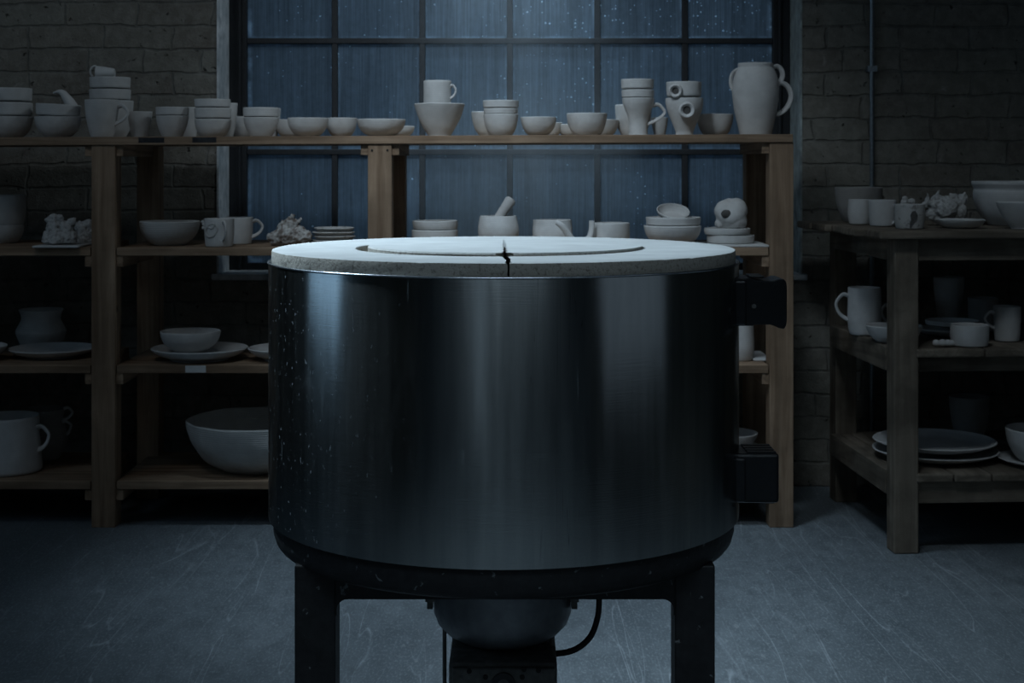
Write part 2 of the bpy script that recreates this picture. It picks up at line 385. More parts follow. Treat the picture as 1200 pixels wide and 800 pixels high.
# ---------------------------------------------------------------- vessel kit
PROF = {
 'bowl':   [(.50, 0), (.54, .03), (.74, .22), (.90, .50), (.975, .78), (1, 1)],
 'vbowl':  [(.46, 0), (.48, .05), (.66, .30), (.85, .64), (.955, .88), (1, 1)],
 'deep':   [(.60, 0), (.64, .03), (.80, .22), (.92, .5), (.98, .8), (1, 1)],
 'dish':   [(.62, 0), (.66, .06), (.84, .36), (.95, .72), (1, 1)],
 'plate':  [(.60, 0), (.62, .12), (.82, .42), (.95, .78), (1, 1)],
 'low':    [(.92, 0), (.96, .06), (.99, .4), (1, .7), (1, 1)],
 'cup':    [(.60, 0), (.64, .04), (.80, .35), (.93, .7), (1, 1)],
 'tapmug': [(.62, 0), (.66, .03), (.79, .25), (.92, .58), (.98, .82), (1, 1)],
 'mug':    [(.84, 0), (.90, .04), (.96, .3), (.99, .6), (1, 1)],
 'barrel': [(.86, 0), (.95, .06), (1.04, .3), (1.05, .55), (1.02, .8), (1, 1)],
 'nest':   [(.40, 0), (.58, .12), (.80, .36), (.90, .50), (.935, .55), (.965, .62), (.985, .8), (1, 1)],
 'nestcup':[(.50, 0), (.62, .12), (.80, .42), (.88, .56), (.925, .60), (.965, .68), (.985, .84), (1, 1)],
 'goblet': [(.60, 0), (.58, .05), (.59, .32), (.68, .52), (.86, .74), (.96, .88), (1, 1)],
 'eyecup': [(.46, 0), (.48, .10), (.66, .32), (.88, .62), (.985, .85), (1, 1)],
 'belly':  [(.70, 0), (.80, .06), (1.08, .30), (1.14, .45), (1.04, .62), (.90, .74), (.92, .86), (1, 1)],
 'vase':   [(.78, 0), (.84, .03), (.98, .18), (1.10, .36), (1.12, .46), (.98, .62), (.87, .75), (.90, .88), (1, 1)],
 'pitcher':[(.89, 0), (.92, .02), (1.03, .14), (1.19, .32), (1.30, .50), (1.34, .63), (1.30, .75), (1.18, .86), (1.04, .93), (.995, .95), (1, 1)],
 'mortar': [(.80, 0), (.86, .05), (1.02, .35), (1.05, .6), (1.0, .85), (.95, 1)],
 'crock':  [(.62, 0), (.66, .03), (.84, .25), (.95, .55), (.97, .75), (.95, .84), (1, .95), (1, 1)],
 'bigmug': [(1.0, 0), (1.06, .02), (1.09, .10), (1.05, .4), (1.0, .7), (1.0, 1)],
}
def radius_at(prof, R, H, z):
    t = max(0, min(1, z / H))
    for (r0, z0), (r1, z1) in zip(prof, prof[1:]):
        if z0 <= t <= z1: return R * (r0 + (r1 - r0) * (t - z0) / max(1e-6, z1 - z0))
    return R * prof[-1][0]
SEED = [1]
LAST = [0.0]
def vessel_bm(R, H, kind, wall=None, wob=None, segs=44, floor=None):
    prof = PROF[kind]
    wall = wall or max(0.003, min(0.007, R * .06)); floor = floor or wall * 1.2
    outer = [(r * R, z * H) for r, z in cat_rom(prof, 5)]
    inner = [(max(0.001, r - wall), z) for r, z in outer if z > floor]
    p = [(0, 0.0015), (outer[0][0] * .82, 0.0015), (outer[0][0] * .88, 0)] + outer
    rr = outer[-1][0]
    p += [(rr - wall * .2, H + wall * .35), (rr - wall * .5, H + wall * .45), (rr - wall * .8, H + wall * .3)]
    inner.reverse(); p += inner
    p += [(inner[-1][0] * .9, floor), (inner[-1][0] * .45, floor * .95), (0, floor * .95)]
    bm = bmesh.new(); lathe(bm, p, segs)
    SEED[0] += 1
    wobble(bm, wob if wob is not None else min(.0026, R * .034), SEED[0], 13.0)
    return bm
def handle_bm(R, H, kind, zt, zb, out, az=0.0, th=0.006, flat=1.5, dip=0.25):
    prof = PROF[kind]
    rt, rb = radius_at(prof, R, H, zt), radius_at(prof, R, H, zb)
    h = zt - zb; e = th * .4
    pts = [(rt - e, zt - th * .3), (rt + out * .45, zt + h * .04), (max(rt, rb * .6 + rt * .4) + out * .92, zt - h * .22), (max(rt, rb) * .5 + rt * .5 + out, zt - h * .45),
           (rb * .6 + rt * .4 + out * .72, zt - h * .75), (rb + out * .25, zb + h * .06), (rb - e, zb)]
    path = [(r * math.cos(az), r * math.sin(az), z) for r, z in cat_rom(pts, 6)]
    bm = bmesh.new(); tube(bm, path, lambda t: th * (1.05 - .35 * math.sin(PI * t)), 10, flat)
    return bm
def pot(name, label, cat, cx, w, ytop, D, z, kind, mat='clay', group=None, h=None, handle=None, rz=None, wall=None, segs=44, lean=0.0, wob=None):
    """vessel centred on column cx, w pixels wide, its rim at row ytop, at distance D, standing at height z (h: own height when it nests)"""
    s = S(D)
    maxr = max(r for r, _ in PROF[kind])
    R = w / 2 / s / maxr
    Dt = D - R if ytop < HOR else D + R * .8
    zr = WZ(ytop, Dt)
    H = h if h else zr - z
    base = zr - H if h else z + .0012
    X = WX(cx, D)
    if h:
        fr = max(.3, min(.9, 1 - (zr - LAST[0]) / H)); u = 1 - fr; k = 'n%d' % SEED[0]
        PROF[k] = [(.48, 0), (.58, .25 * fr), (.74, .7 * fr), (.80, fr - .02), (.845, fr + .09 * u), (.965, fr + .18 * u), (.985, fr + .5 * u), (1, 1)]
        kind = k; wob = min(.0012, R * .02)
    LAST[0] = zr
    bm = vessel_bm(R, H, kind, wall, segs=segs, wob=wob)
    if handle:
        root = empty(name, (X, D, base), label, cat, group)
        finish(bm, 'body', M[mat], root)
        hs = handle if isinstance(handle, list) else [handle]
        for (out_px, yt, yb, az, th) in hs:
            zt, zb = WZ(yt, D) - base, WZ(yb, D) - base
            finish(handle_bm(R, H, kind, zt, zb, out_px / s, math.radians(az), th), 'handle', M['clay_smooth' if mat != 'clay_stain' else mat], root)
    else:
        root = finish(bm, name, M[mat], None, (X, D, base)); tag(root, label, cat, group)
    if lean: root.rotation_euler = (0, lean, 0)
    return root

# ================================================================ THE ROOM
YW, YG = 6.30, 6.56
OX0, OX1, OZ0, OZ1 = -1.238, 1.217, 0.888, 2.90
def struct(name, boxes, mat, parent=None, bevel=0):
    bm = bmesh.new()
    for b in boxes: box(bm, *b)
    o = finish(bm, name, mat, parent, smooth=False, bevel=bevel)
    if not parent: o['kind'] = 'structure'
    return o
RX0, RX1, RY0, RZ1 = -4.6, 4.6, -2.6, 4.0
struct('floor', [(RX0, RX1, RY0, YW + .34, -.12, 0)], M['floor'])
struct('ceiling', [(RX0, RX1, RY0, YW + .34, RZ1, RZ1 + .12)], M['plaster'])
struct('wall_back', [(RX0, OX0, YW, YW + .34, 0, RZ1), (OX1, RX1, YW, YW + .34, 0, RZ1), (OX0, OX1, YW, YW + .34, 0, OZ0), (OX0, OX1, YW, YW + .34, OZ1, RZ1)], M['brick'])
struct('wall_left', [(RX0 - .12, RX0, RY0, YW + .34, 0, RZ1)], M['brick'])
struct('wall_right', [(RX1, RX1 + .12, RY0, YW + .34, 0, RZ1)], M['brick'])
struct('wall_front', [(RX0, RX1, RY0 - .12, RY0, 0, RZ1)], M['plaster'])
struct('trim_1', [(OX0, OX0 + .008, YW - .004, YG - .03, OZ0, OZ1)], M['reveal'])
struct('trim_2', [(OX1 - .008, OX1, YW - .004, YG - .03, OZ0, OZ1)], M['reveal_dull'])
# window
win = bpy.data.objects.new('window_1', None); COL.objects.link(win); win['kind'] = 'structure'; win.location = (0, YG, OZ0)
def wpart(name, boxes, mat, bevel=0):
    bm = bmesh.new()
    for b in boxes: box(bm, b[0], b[1], b[2] - YG, b[3] - YG, b[4] - OZ0, b[5] - OZ0)
    return finish(bm, name, mat, win, smooth=False, bevel=bevel)
wz1 = PZ0 + PH * 4
wpart('window_frame', [(OX0 + .008, PX0, YG - .03, YG + .06, OZ0, OZ1), (PX1, OX1 - .008, YG - .03, YG + .06, OZ0, OZ1),
                       (PX0, PX1, YG - .03, YG + .06, OZ0, PZ0), (PX0, PX1, YG - .03, YG + .06, wz1, OZ1),
                       (PX0 - .035, PX0 - .022, YG - .045, YG - .03, OZ0, OZ1), (PX1 + .022, PX1 + .035, YG - .045, YG - .03, OZ0, OZ1)], M['iron'], .003)
mb = []
for i in range(1, 6): mb.append((PX0 + PW * i - .013, PX0 + PW * i + .013, YG - .022, YG + .02, PZ0, wz1))
for j in range(1, 4): mb.append((PX0, PX1, YG - .026, YG + .02, PZ0 + PH * j - .012, PZ0 + PH * j + .012))
wpart('glazing_bars', mb, M['iron'], .003)
wpart('panes', [(PX0, PX1, YG, YG + .004, PZ0, wz1)], M['pane'])
wpart('window_sill', [(OX0 - .02, OX1 + .02, YW - .02, YG - .03, OZ0 - .022, OZ0 + .004)], M['reveal'], .004)
# conduit
bm = bmesh.new(); lathe(bm, [(0, 0), (.0095, 0), (.0095, RZ1), (0, RZ1)], 16)
pp = finish(bm, 'conduit_pipe', M['pipe'], None, (WX(1022, 6.27), 6.275, 0)); tag(pp, 'thin grey metal conduit pipe running up the brick wall right of window', 'pipe')
for zc in (1.75, 2.7, .8):
    bm = bmesh.new(); box(bm, -.02, .02, -.012, .024, -.012, .012); finish(bm, 'clip', M['pipe'], pp, (0, 0, zc), False)

# ================================================================ SHELVING
F, B = 5.59, 6.07                      # front faces of front and rear posts
PT = 0.089
sh = empty('shelving_unit', (-.3, F, 0), 'long pale pine shelving unit with square posts standing in front of the window', 'shelf')
def shpart(name, b, mat, bevel=.002, label=None):
    bm = bmesh.new(); box(bm, b[0] + .3, b[1] + .3, b[2] - F, b[3] - F, b[4], b[5])
    o = finish(bm, name, M[mat], sh, smooth=False, bevel=bevel)
    if label: o['label'] = label
    return o
ZT0, ZT1 = 1.4525, 1.4645              # top board: left and right height
XL, XR = -2.60, WX(929, F)
def ztop(x): return ZT0 + (ZT1 - ZT0) * (x + 1.906) / (WX(929, F) + 1.906)
TH = .030
fposts = [(-2.60, -2.511), (WX(107, F), WX(107, F) + PT), (WX(431, F), WX(431, F) + PT), (WX(902, F), WX(902, F) + PT)]
rposts = [(-2.56, -2.471), (-1.517, -1.428), (-.520, -.431), (.946, 1.035)]
for (a, b) in fposts: shpart('post', (a, b, F, F + PT, 0, ztop((a + b) / 2) - TH), 'pine_z', .003)
for (a, b) in rposts: shpart('post', (a, b, B, B + PT, 0, ztop((a + b) / 2) - TH), 'pine_z', .003)
# top board (very slightly out of level)
bm = bmesh.new()
v = box(bm, XL + .3, XR + .3, -.008, B + PT - F, 0, TH)
for q in bm.verts: q.co.z += ztop(q.co.x - .3) - TH
tb = finish(bm, 'shelf_board', M['pine_x'], sh, smooth=False, bevel=.002)
for (p0, p1) in ((163, 193), (226, 254)):
    bm = bmesh.new(); box(bm, WX(p0, F) + .3, WX(p1, F) + .3, -.0095, -.0075, 0, .019)
    for q in bm.verts: q.co.z += ztop(q.co.x - .3) - .022
    finish(bm, 'ink_mark', M['blackmark'], tb, smooth=False)
LV = [1.042, .604, .172]
bays = [(fposts[i][1] + .004, fposts[i + 1][0] - .004) for i in range(3)]
for z in LV:
    for (a, b) in bays:
        shpart('shelf_board', (a, b, F + .004, B + PT, z - .030, z), 'pine_x')
for z in LV + [None]:
    for i, (a, b) in enumerate(fposts):
        zz = (z if z is not None else ztop((a + b) / 2)) - TH
        for side in (-1, 1):
            if (i == 0 and side < 0) or (i == 3 and side > 0): continue
            x0, x1 = (a - .027, a) if side < 0 else (b, b + .027)
            shpart('cleat', (x0, x1, F + .010, B + PT - .01, zz - .042, zz), 'pine_y')
# screws in the middle post's head
for px in (436, 454):
    bm = bmesh.new(); lathe(bm, [(0, -.001), (.004, -.001), (.004, .001), (0, .001)], 12)
    bmesh.ops.rotate(bm, verts=bm.verts[:], cent=(0, 0, 0), matrix=Matrix.Rotation(PI / 2, 3, 'X'))
    finish(bm, 'screw', M['screw'], sh, (WX(px, F) + .3, -.001, WZ(176, F)))
bm = bmesh.new(); box(bm, WX(217, F), WX(241, F), F + .0018, F + .0036, LV[1] - .027, LV[1] - .001)
lt = finish(bm, 'paper_label', M['paper'], smooth=False); tag(lt, 'blank white paper label stuck on the third shelf edge below a shallow dish', 'label')

# ================================================================ POTS ON THE TOP SHELF
G1 = 'pots on the top shelf'
def top(name, label, cat, cx, w, ytop, D=5.76, kind='bowl', mat='clay', h=None, **kw):
    return pot(name, label, cat, cx, w, ytop, D, ztop(WX(cx, D)), kind, mat, G1, h, **kw)
# far left stack of three bowls
top('bowl', 'lowest bowl of the three-bowl stack at the left end of the top shelf', 'bowl', 11, 54, 137, 5.80)
top('bowl', 'middle bowl of the three-bowl stack at the left end of the top shelf', 'bowl', 11, 53, 120, 5.80, 'nest', h=.098)
top('bowl', 'topmost bowl of the three-bowl stack at the left end of the top shelf', 'bowl', 11, 52, 103, 5.80, 'nest', h=.098)
# two bowls with scoop
top('bowl', 'lower bowl of the pair holding a curved clay piece on the top shelf', 'bowl', 68, 53, 137, 5.76, 'bowl')
top('bowl', 'upper bowl of the pair, rim tilted, a curved clay piece sticking out', 'bowl', 67.5, 51, 122, 5.76, 'nest', h=.078, lean=.05)
def shard():
    D = 5.76; s = S(D); bm = bmesh.new()
    pts = [(62.5, 109, .006), (69, 107.5, .013), (74, 109.5, .021), (78.5, 115, .027), (83, 122, .033), (87, 130, .036)]
    P = cat_rom([(WX(x, D), WZ(y, D), w) for x, y, w in pts], 5)
    rings = []
    for i, (x, z, w) in enumerate(P):
        a = P[max(0, i - 1)]; b = P[min(len(P) - 1, i + 1)]
        t = Vector((b[0] - a[0], 0, b[1] - a[1])).normalized(); nrm = Vector((-t.z, 0, t.x))
        ring = []
        for k in range(12):
            q = 2 * PI * k / 12
            ring.append(bm.verts.new(Vector((x, 0, z)) + Vector((0, 1, 0)) * math.cos(q) * w * .9 + nrm * math.sin(q) * w * .62))
        rings.append(ring)
    for A, C in zip(rings, rings[1:]):
        for k in range(12): bm.faces.new((A[k], A[(k + 1) % 12], C[(k + 1) % 12], C[k]))
    bm.faces.new(rings[0]); bm.faces.new(rings[-1])
    base = Vector((WX(82, D), 0, WZ(130, D)))
    for v in bm.verts: v.co -= base
    o = finish(bm, 'clay_scoop', M['clay_smooth'], None, (base.x, D, base.z), True, 70)
    tag(o, 'curved tapering clay scoop standing in the tilted bowl at the left of the top shelf', 'scoop', G1)
shard()
# mug in front of the tall stack
top('mug', 'large tapered mug with looped handle in front of a tall bowl stack, top shelf left', 'mug', 119.5, 40, 117, 5.72, 'tapmug', handle=(12, 125, 145, -8, .0065))
top('bowl', 'deep bowl at the bottom of the stack behind the large tapered mug', 'bowl', 131, 50, 118, 5.98, 'deep')
top('bowl', 'second bowl of the stack behind the large tapered mug', 'bowl', 129, 48, 104.5, 5.98, 'nest', h=.085)
top('bowl', 'topmost bowl of the stack behind the large mug, a cup lying in it', 'bowl', 129, 47, 90, 5.98, 'nest', h=.085)
def lying_cup():
    D = 5.95; s = S(D)
    root = empty('cup', (WX(124, D), D, WZ(85.5, D)), 'small cup lying on its side with handle on the tall bowl stack', 'cup', G1)
    bm = vessel_bm(.028, .070, 'cup'); b = finish(bm, 'body', M['clay'], root, (.035, 0, 0)); b.rotation_euler = (0, -PI / 2, 0)
    bm = bmesh.new(); tube(bm, [(-.062 - .017 * math.cos(t), 0, .006 + .021 * math.sin(t)) for t in [(-70 + 14 * k) * PI / 180 + .2 for k in range(13)]], .0045, 8)
    for v in bm.verts: v.co.x += .018
    finish(bm, 'handle', M['clay_smooth'], root)
lying_cup()
top('cup', 'plain cup between the large tapered mug and a two-cup stack, top shelf', 'cup', 164, 29, 131, 5.80, 'cup')
top('cup', 'lower cup of the two-cup stack left of the window edge, top shelf', 'cup', 202, 38, 136, 5.74, 'cup')
top('cup', 'upper cup of the two-cup stack left of the window edge, top shelf', 'cup', 202, 38.5, 125.5, 5.74, 'nestcup', h=.082)
top('cup', 'cup half hidden between the two-cup stack and the three-bowl stack', 'cup', 222, 24, 126, 6.0, 'cup')
top('bowl', 'lowest of three stacked bowls beside the left window edge', 'bowl', 249.5, 43, 140, 5.74, 'deep')
top('bowl', 'middle of three stacked bowls beside the left window edge', 'bowl', 249.5, 43, 126.5, 5.74, 'nestcup', h=.078)
top('bowl', 'topmost of three stacked bowls beside the left window edge', 'bowl', 249, 42, 116, 5.74, 'nestcup', h=.078)
top('cup', 'tall cup mostly hidden behind the right side of three stacked bowls', 'cup', 264, 29, 121, 5.885, 'cup')
top('bowl', 'bowl behind, between three stacked bowls and the next two-cup stack', 'bowl', 286, 34, 137, 6.06, 'bowl')
top('cup', 'lower cup of the pair standing before the leftmost window pane', 'cup', 306, 42, 138, 5.72, 'cup')
top('cup', 'upper cup of the pair standing before the leftmost window pane', 'cup', 306, 42, 126, 5.72, 'nestcup', h=.085)
top('cup', 'cup hidden behind the right edge of the pair before the leftmost pane', 'cup', 317, 24, 127, 6.02, 'cup')
top('bowl', 'low bowl tucked behind the round bowl under the second window pane', 'bowl', 341, 38, 140.5, 5.98, 'bowl')
top('bowl', 'round shallow bowl just right of the two cups before the window', 'bowl', 361, 48, 138.5, 5.74, 'bowl')
top('bowl', 'small bowl between the round shallow bowl and the wide low dish', 'bowl', 400, 38, 138.5, 5.88, 'bowl')
top('dish', 'wide low dish on the top shelf directly above the middle post', 'dish', 447, 57, 140, 5.74, 'bowl')
top('dish', 'small low dish half hidden behind the right rim of the wide dish', 'dish', 469, 34, 148, 5.96, 'bowl')
top('bowl', 'big flared bowl carrying a single mug, right of the middle post', 'bowl', 515, 60, 121.5, 5.74, 'vbowl')
# mug on flared bowl: stands across the bowl on its inside wall
pot('mug', 'mug with small pinched handle standing in the big flared bowl', 'mug', 512.5, 33, 94.5, 5.74, ztop(-.2) + .046, 'mug', 'clay', G1, handle=(6, 101, 115, -15, .005))
top('bowl', 'bowl half hidden behind the left side of the three stacked cups', 'bowl', 574, 43, 131, 6.0, 'bowl')
top('cup', 'lowest of three stacked cups before the middle window bar', 'cup', 587, 41, 134, 5.72, 'deep')
top('cup', 'middle of three stacked cups before the middle window bar', 'cup', 587, 41, 127, 5.72, 'nestcup', h=.075)
top('cup', 'topmost of three stacked cups before the middle window bar', 'cup', 587, 42.5, 117.5, 5.72, 'nestcup', h=.075)
top('bowl', 'small hand-pinched bowl right of the three stacked cups', 'bowl', 630.5, 42, 137.5, 5.74, 'bowl', wob=.004)
top('bowl', 'tiny bowl peeping out behind the hand-pinched bowl', 'bowl', 646, 26, 144, 5.98, 'bowl')
top('bowl', 'tiny bowl peeping out behind the left of the rounded bowl', 'bowl', 668, 30, 146, 5.99, 'bowl')
top('bowl', 'rounded bowl standing between the pinched bowl and the goblet mug', 'bowl', 688, 47.5, 133, 5.74, 'deep')
top('bowl', 'bowl half hidden behind the right side of the rounded bowl', 'bowl', 708, 34, 140.5, 5.97, 'bowl')
top('bowl', 'deep bowl half hidden behind the left side of the goblet mug', 'bowl', 742, 43, 123, 6.0, 'deep')
top('mug', 'goblet-shaped mug with narrow foot and looped handle under two bowls', 'mug', 748, 38, 115, 5.72, 'goblet', handle=(13, 123.5, 145, -5, .0062))
top('bowl', 'lower of two small bowls stacked on the goblet mug', 'bowl', 747.5, 38, 105, 5.72, 'nestcup', h=.068)
top('bowl', 'upper of two small bowls stacked on the goblet mug', 'bowl', 747, 38.5, 92.5, 5.72, 'nestcup', h=.074)
top('cup', 'footed cup hidden behind the goblet mug handle', 'cup', 773, 20, 138, 6.05, 'cup')
def ring_on(root, R, H, kind, px, py, cx, base, D, r):
    """round lug ring facing the viewer on the front of a cup"""
    s = S(D); z = WZ(py, D - R) - base; x = (px - cx) / s
    rr = radius_at(PROF[kind], R, H, z); y = -math.sqrt(max(0, rr * rr - x * x))
    bm = bmesh.new()
    seg = 28
    nv = Vector((x * .25, y, -.05 * rr)).normalized(); U = nv.cross(Vector((0, 0, 1))).normalized(); V = nv.cross(U)
    C = Vector((x, y, z)) + nv * (.004 if kind == 'eyecup' else .008)
    pr = [(1.02, -.009), (1.06, .003), (.99, .010), (.84, .013), (.66, .010), (.50, .003), (.47, -.006)]
    rings = [[bm.verts.new(C + (U * math.cos(2 * PI * k / seg) + V * math.sin(2 * PI * k / seg)) * r * q + nv * h) for k in range(seg)] for q, h in pr]
    for A, Bq in zip(rings, rings[1:]):
        for k in range(seg): bm.faces.new((A[k], A[(k + 1) % seg], Bq[(k + 1) % seg], Bq[k]))
    lug = finish(bm, 'ring_lug', M['clay_smooth'], root, (0, 0, 0), True, 60)
    bm = bmesh.new(); bm.faces.new([bm.verts.new(C + (U * math.cos(2 * PI * k / seg) + V * math.sin(2 * PI * k / seg)) * r * .52 + nv * .0015) for k in range(seg)])
    finish(bm, 'hole', M['hollow_shade'], lug)  # dark disc painting the shade inside the ring
def ring_cup(label, cx, w, ytop, kind, px, py, rpx, h=None):
    D = 5.70; s = S(D); R = w / 2 / s; z = ztop(WX(cx, D)); zr = WZ(ytop, D - R); H = h or zr - z; base = zr - H + (0 if h else .0012)
    if h:
        fr = max(.3, min(.9, 1 - (zr - LAST[0]) / H)); u = 1 - fr; kind = 'ringnest'
        PROF[kind] = [(.42, 0), (.52, .25 * fr), (.70, .7 * fr), (.78, fr - .02), (.84, fr + .09 * u), (.965, fr + .18 * u), (.985, fr + .5 * u), (1, 1)]
    LAST[0] = zr
    root = empty('cup', (WX(cx, D), D, base), label, 'cup', G1)
    finish(vessel_bm(R, H, kind), 'body', M['clay'], root)
    ring_on(root, R, H, kind, px, py, cx, base, D, rpx / s)
ring_cup('lower footed cup with a round ring lug facing front, left of the pitcher', 802, 44, 115, 'eyecup', 802.5, 129, 9.4)
ring_cup('upper cup with a round ring lug, stacked on the footed ring-lug cup', 801.5, 41, 95.5, 'nestcup', 790, 106.3, 7.9, .098)
top('bowl', 'uneven wavy-rimmed bowl between the ring-lug cups and the pitcher', 'bowl', 838, 42, 134, 5.84, 'deep', wob=.006)
# tall pitcher
D = 5.76; s = S(D)
R = 20.5 / s; z = ztop(WX(885.5, D)); H = WZ(73.5, D - R) - z
pit = empty('pitcher', (WX(885.5, D), D, z), 'tall pale pitcher with two stacked loop handles at right end of top shelf', 'pitcher', G1)
finish(vessel_bm(R, H, 'pitcher', .006, .0012), 'body', M['clay_smooth'], pit)
def loop(px_pts, D, x0, zb, th, name, parent, y=0.0):
    path = cat_rom([(WX(x, D) - x0, y, WZ(yy, D) - zb) for x, yy in px_pts], 6)
    bm = bmesh.new(); tube(bm, path, th, 10, 1.6)
    return finish(bm, name, M['clay_smooth'], parent)
loop([(905, 80), (910, 77.5), (915, 81), (917, 88), (914.5, 95), (909, 98.5)], D, WX(885.5, D), z, .0068, 'handle', pit)
loop([(910, 99), (917, 97.5), (923.5, 102), (927, 112), (924.5, 122), (918, 130), (909, 135)], D, WX(885.5, D), z, .0068, 'handle', pit)
loop([(867, 81), (860.5, 84), (857, 90), (856.5, 98), (859, 106)], D, WX(885.5, D), z, .006, 'handle', pit)

# ================================================================ CRAGGY SCULPTURES
def craggy(name, label, cat, D, zb, blobs, mat='clay_rough', group=None, amp=.008, voxel=.003, freq=45, horns=(), extra=None):
    """blobs: (px, py, radius px, depth offset m)"""
    s = S(D); cx = blobs[0][0]; X = WX(cx, D)
    bm = bmesh.new()
    for (px, py, r, dy) in blobs:
        bmesh.ops.create_icosphere(bm, subdivisions=3, radius=r / s, matrix=Matrix.Translation((WX(px, D) - X, dy, WZ(py, D) - zb)))
    for (p0, p1, r0, r1) in horns:
        a, b = Vector((WX(p0[0], D) - X, -.01, WZ(p0[1], D) - zb)), Vector((WX(p1[0], D) - X, -.015, WZ(p1[1], D) - zb))
        tube(bm, [a.lerp(b, t / 5) for t in range(6)], lambda t: (r0 + (r1 - r0) * t) / s, 8)
    for v in bm.verts:
        if v.co.z < .006: v.co.z = .006
    o = finish(bm, name, M[mat], None, (X, D, zb), True, 80)
    rm = o.modifiers.new('remesh', 'REMESH'); rm.mode = 'VOXEL'; rm.voxel_size = voxel; rm.use_smooth_shade = True
    tx = bpy.data.textures.new(name + '_tex', 'CLOUDS'); tx.noise_scale = 1.0 / freq; tx.noise_depth = 3
    dm = o.modifiers.new('displace', 'DISPLACE'); dm.texture = tx; dm.strength = amp * 2; dm.mid_level = .5; dm.texture_coords = 'LOCAL'
    if mat in ('clay_rough', 'clay_stain'):
        t2 = bpy.data.textures.new(name + '_fine', 'VORONOI'); t2.noise_scale = .011; t2.noise_intensity = 1.2
        d2 = o.modifiers.new('crags', 'DISPLACE'); d2.texture = t2; d2.strength = -.0042; d2.mid_level = .45; d2.texture_coords = 'LOCAL'
    tag(o, label, cat, group)
    return o

# ================================================================ SECOND SHELF
G2 = 'pots on the second shelf'; Z2 = LV[0]
def sec(name, label, cat, cx, w, ytop, D, kind, mat='clay', h=None, z=None, **kw):
    return pot(name, label, cat, cx, w, ytop, D, z if z is not None else Z2, kind, mat, G2, h, **kw)
sec('bowl', 'lower deep bowl of the dim pair at the left edge, second shelf', 'bowl', 4, 48, 263, 5.92, 'deep')
sec('bowl', 'upper tall bowl of the dim pair at the left edge, second shelf', 'bowl', 3, 53, 229, 5.92, 'mug', z=LAST[0] + .002)
bm = bmesh.new(); box(bm, WX(45, 5.64), WX(98, 5.64), 5.565, 5.80, Z2 + .001, Z2 + .008)
o = finish(bm, 'clay_tile', M['clay_smooth'], None, smooth=False, bevel=.002); tag(o, 'thin flat clay tile jutting over the second shelf edge under a craggy lump', 'tile', G2)
craggy('craggy_sculpture', 'craggy castle-like clay lump on a thin tile, left of the front post', 'sculpture', 5.66, Z2 + .008,
       [(69, 280, 15, 0), (60, 279, 11, 0), (80, 279, 11, 0), (63, 267, 9.5, 0), (63, 257, 7, 0), (70, 256, 5.5, 0), (57.5, 258, 4.5, 0), (77, 268, 9, 0), (84, 260, 5, 0), (86, 257, 3, 0), (72, 266, 9, .01)], group=G2, amp=.006)
craggy('craggy_sculpture', 'rough clay block half hidden behind the front post, second shelf', 'sculpture', 5.80, Z2,
       [(100, 278, 11, 0), (94, 266, 7, 0), (104, 264, 8, 0), (112, 276, 11, 0), (99, 270, 9, 0), (111, 264, 7, 0)], group=G2)
sec('bowl', 'wide plain bowl right of the left post, second shelf', 'bowl', 199, 70, 259, 5.76, 'bowl', 'clay_ring')
# carved mug + mug behind
def carved_mug():
    D = 5.66; s = S(D); cx = 257; R = 17.5 / s; H = WZ(256, D + R * .8) - Z2
    root = empty('mug', (WX(cx, D), D, Z2 + .001), 'carved mug with coiled relief leaf on its front, second shelf', 'mug', G2)
    finish(vessel_bm(R, H, 'mug'), 'body', M['clay'], root)
    pts = [(247, 265), (251, 262.5), (256, 264), (257.5, 270), (254, 276), (248, 278), (244, 274), (246, 267), (252, 268), (256, 262)]
    P = []
    for x, y in cat_rom(pts, 4):
        lx = (x - cx) / s; P.append((lx, -math.sqrt(max(1e-6, (R * .97) ** 2 - lx * lx)) - .001, WZ(y, D - R) - Z2))
    bm = bmesh.new(); tube(bm, P, .0042, 8); finish(bm, 'relief', M['clay_rough'], root)
    bm = bmesh.new()
    for px, py, r in ((240, 263, 2.6), (238.5, 260, 2.2), (239.5, 267, 2.4)):
        lx = (px - cx) / s; bmesh.ops.create_icosphere(bm, subdivisions=2, radius=r / s, matrix=Matrix.Translation((lx, -.012, WZ(py, D) - Z2)))
    finish(bm, 'knob', M['clay_rough'], root)
    finish(handle_bm(R, H, 'mug', WZ(261, D) - Z2, WZ(280, D) - Z2, 8 / s, math.radians(-62), .006), 'handle', M['clay_smooth'], root)
carved_mug()
sec('mug', 'plain mug with round handle behind the carved mug, second shelf', 'mug', 280, 33, 254.5, 5.84, 'mug', handle=(11, 259, 277, 0, .0062))
craggy('craggy_sculpture', 'spiky horned clay lump with brown stains right of two mugs, second shelf', 'sculpture', 5.72, Z2,
       [(336, 276, 14, 0), (325, 279, 10, 0), (348, 275, 12, 0), (318, 277, 5, -.01), (340, 263, 8, 0), (354, 277, 9, -.01), (361, 277, 6, -.02), (333, 267, 8, 0), (345, 262, 6, 0)],
       'clay_stain', G2, .007, .0032, 55, horns=[((334, 264), (330, 257), 3.5, 1.5), ((342, 260), (344, 251), 5, 2.5), ((348, 262), (354, 255), 3.5, 1.5), ((320, 276), (313, 277), 4, 2)])
for i, (yt, w, lb) in enumerate(((279.5, 50, 'lowest'), (274.5, 49, 'second'), (270, 50, 'third'), (265, 47, 'topmost'))):
    D = 5.74; s = S(D); R = w / 2 / s; X = WX(391 + (i % 2), D); z0 = Z2 + .001 + i * .0155
    bm = vessel_bm(R, .019, 'plate', .007, .003)
    o = finish(bm, 'plate', M['clay_rough'], None, (X, D, z0)); tag(o, '%s of four rough plates stacked left of the middle post' % lb, 'plate', G2)
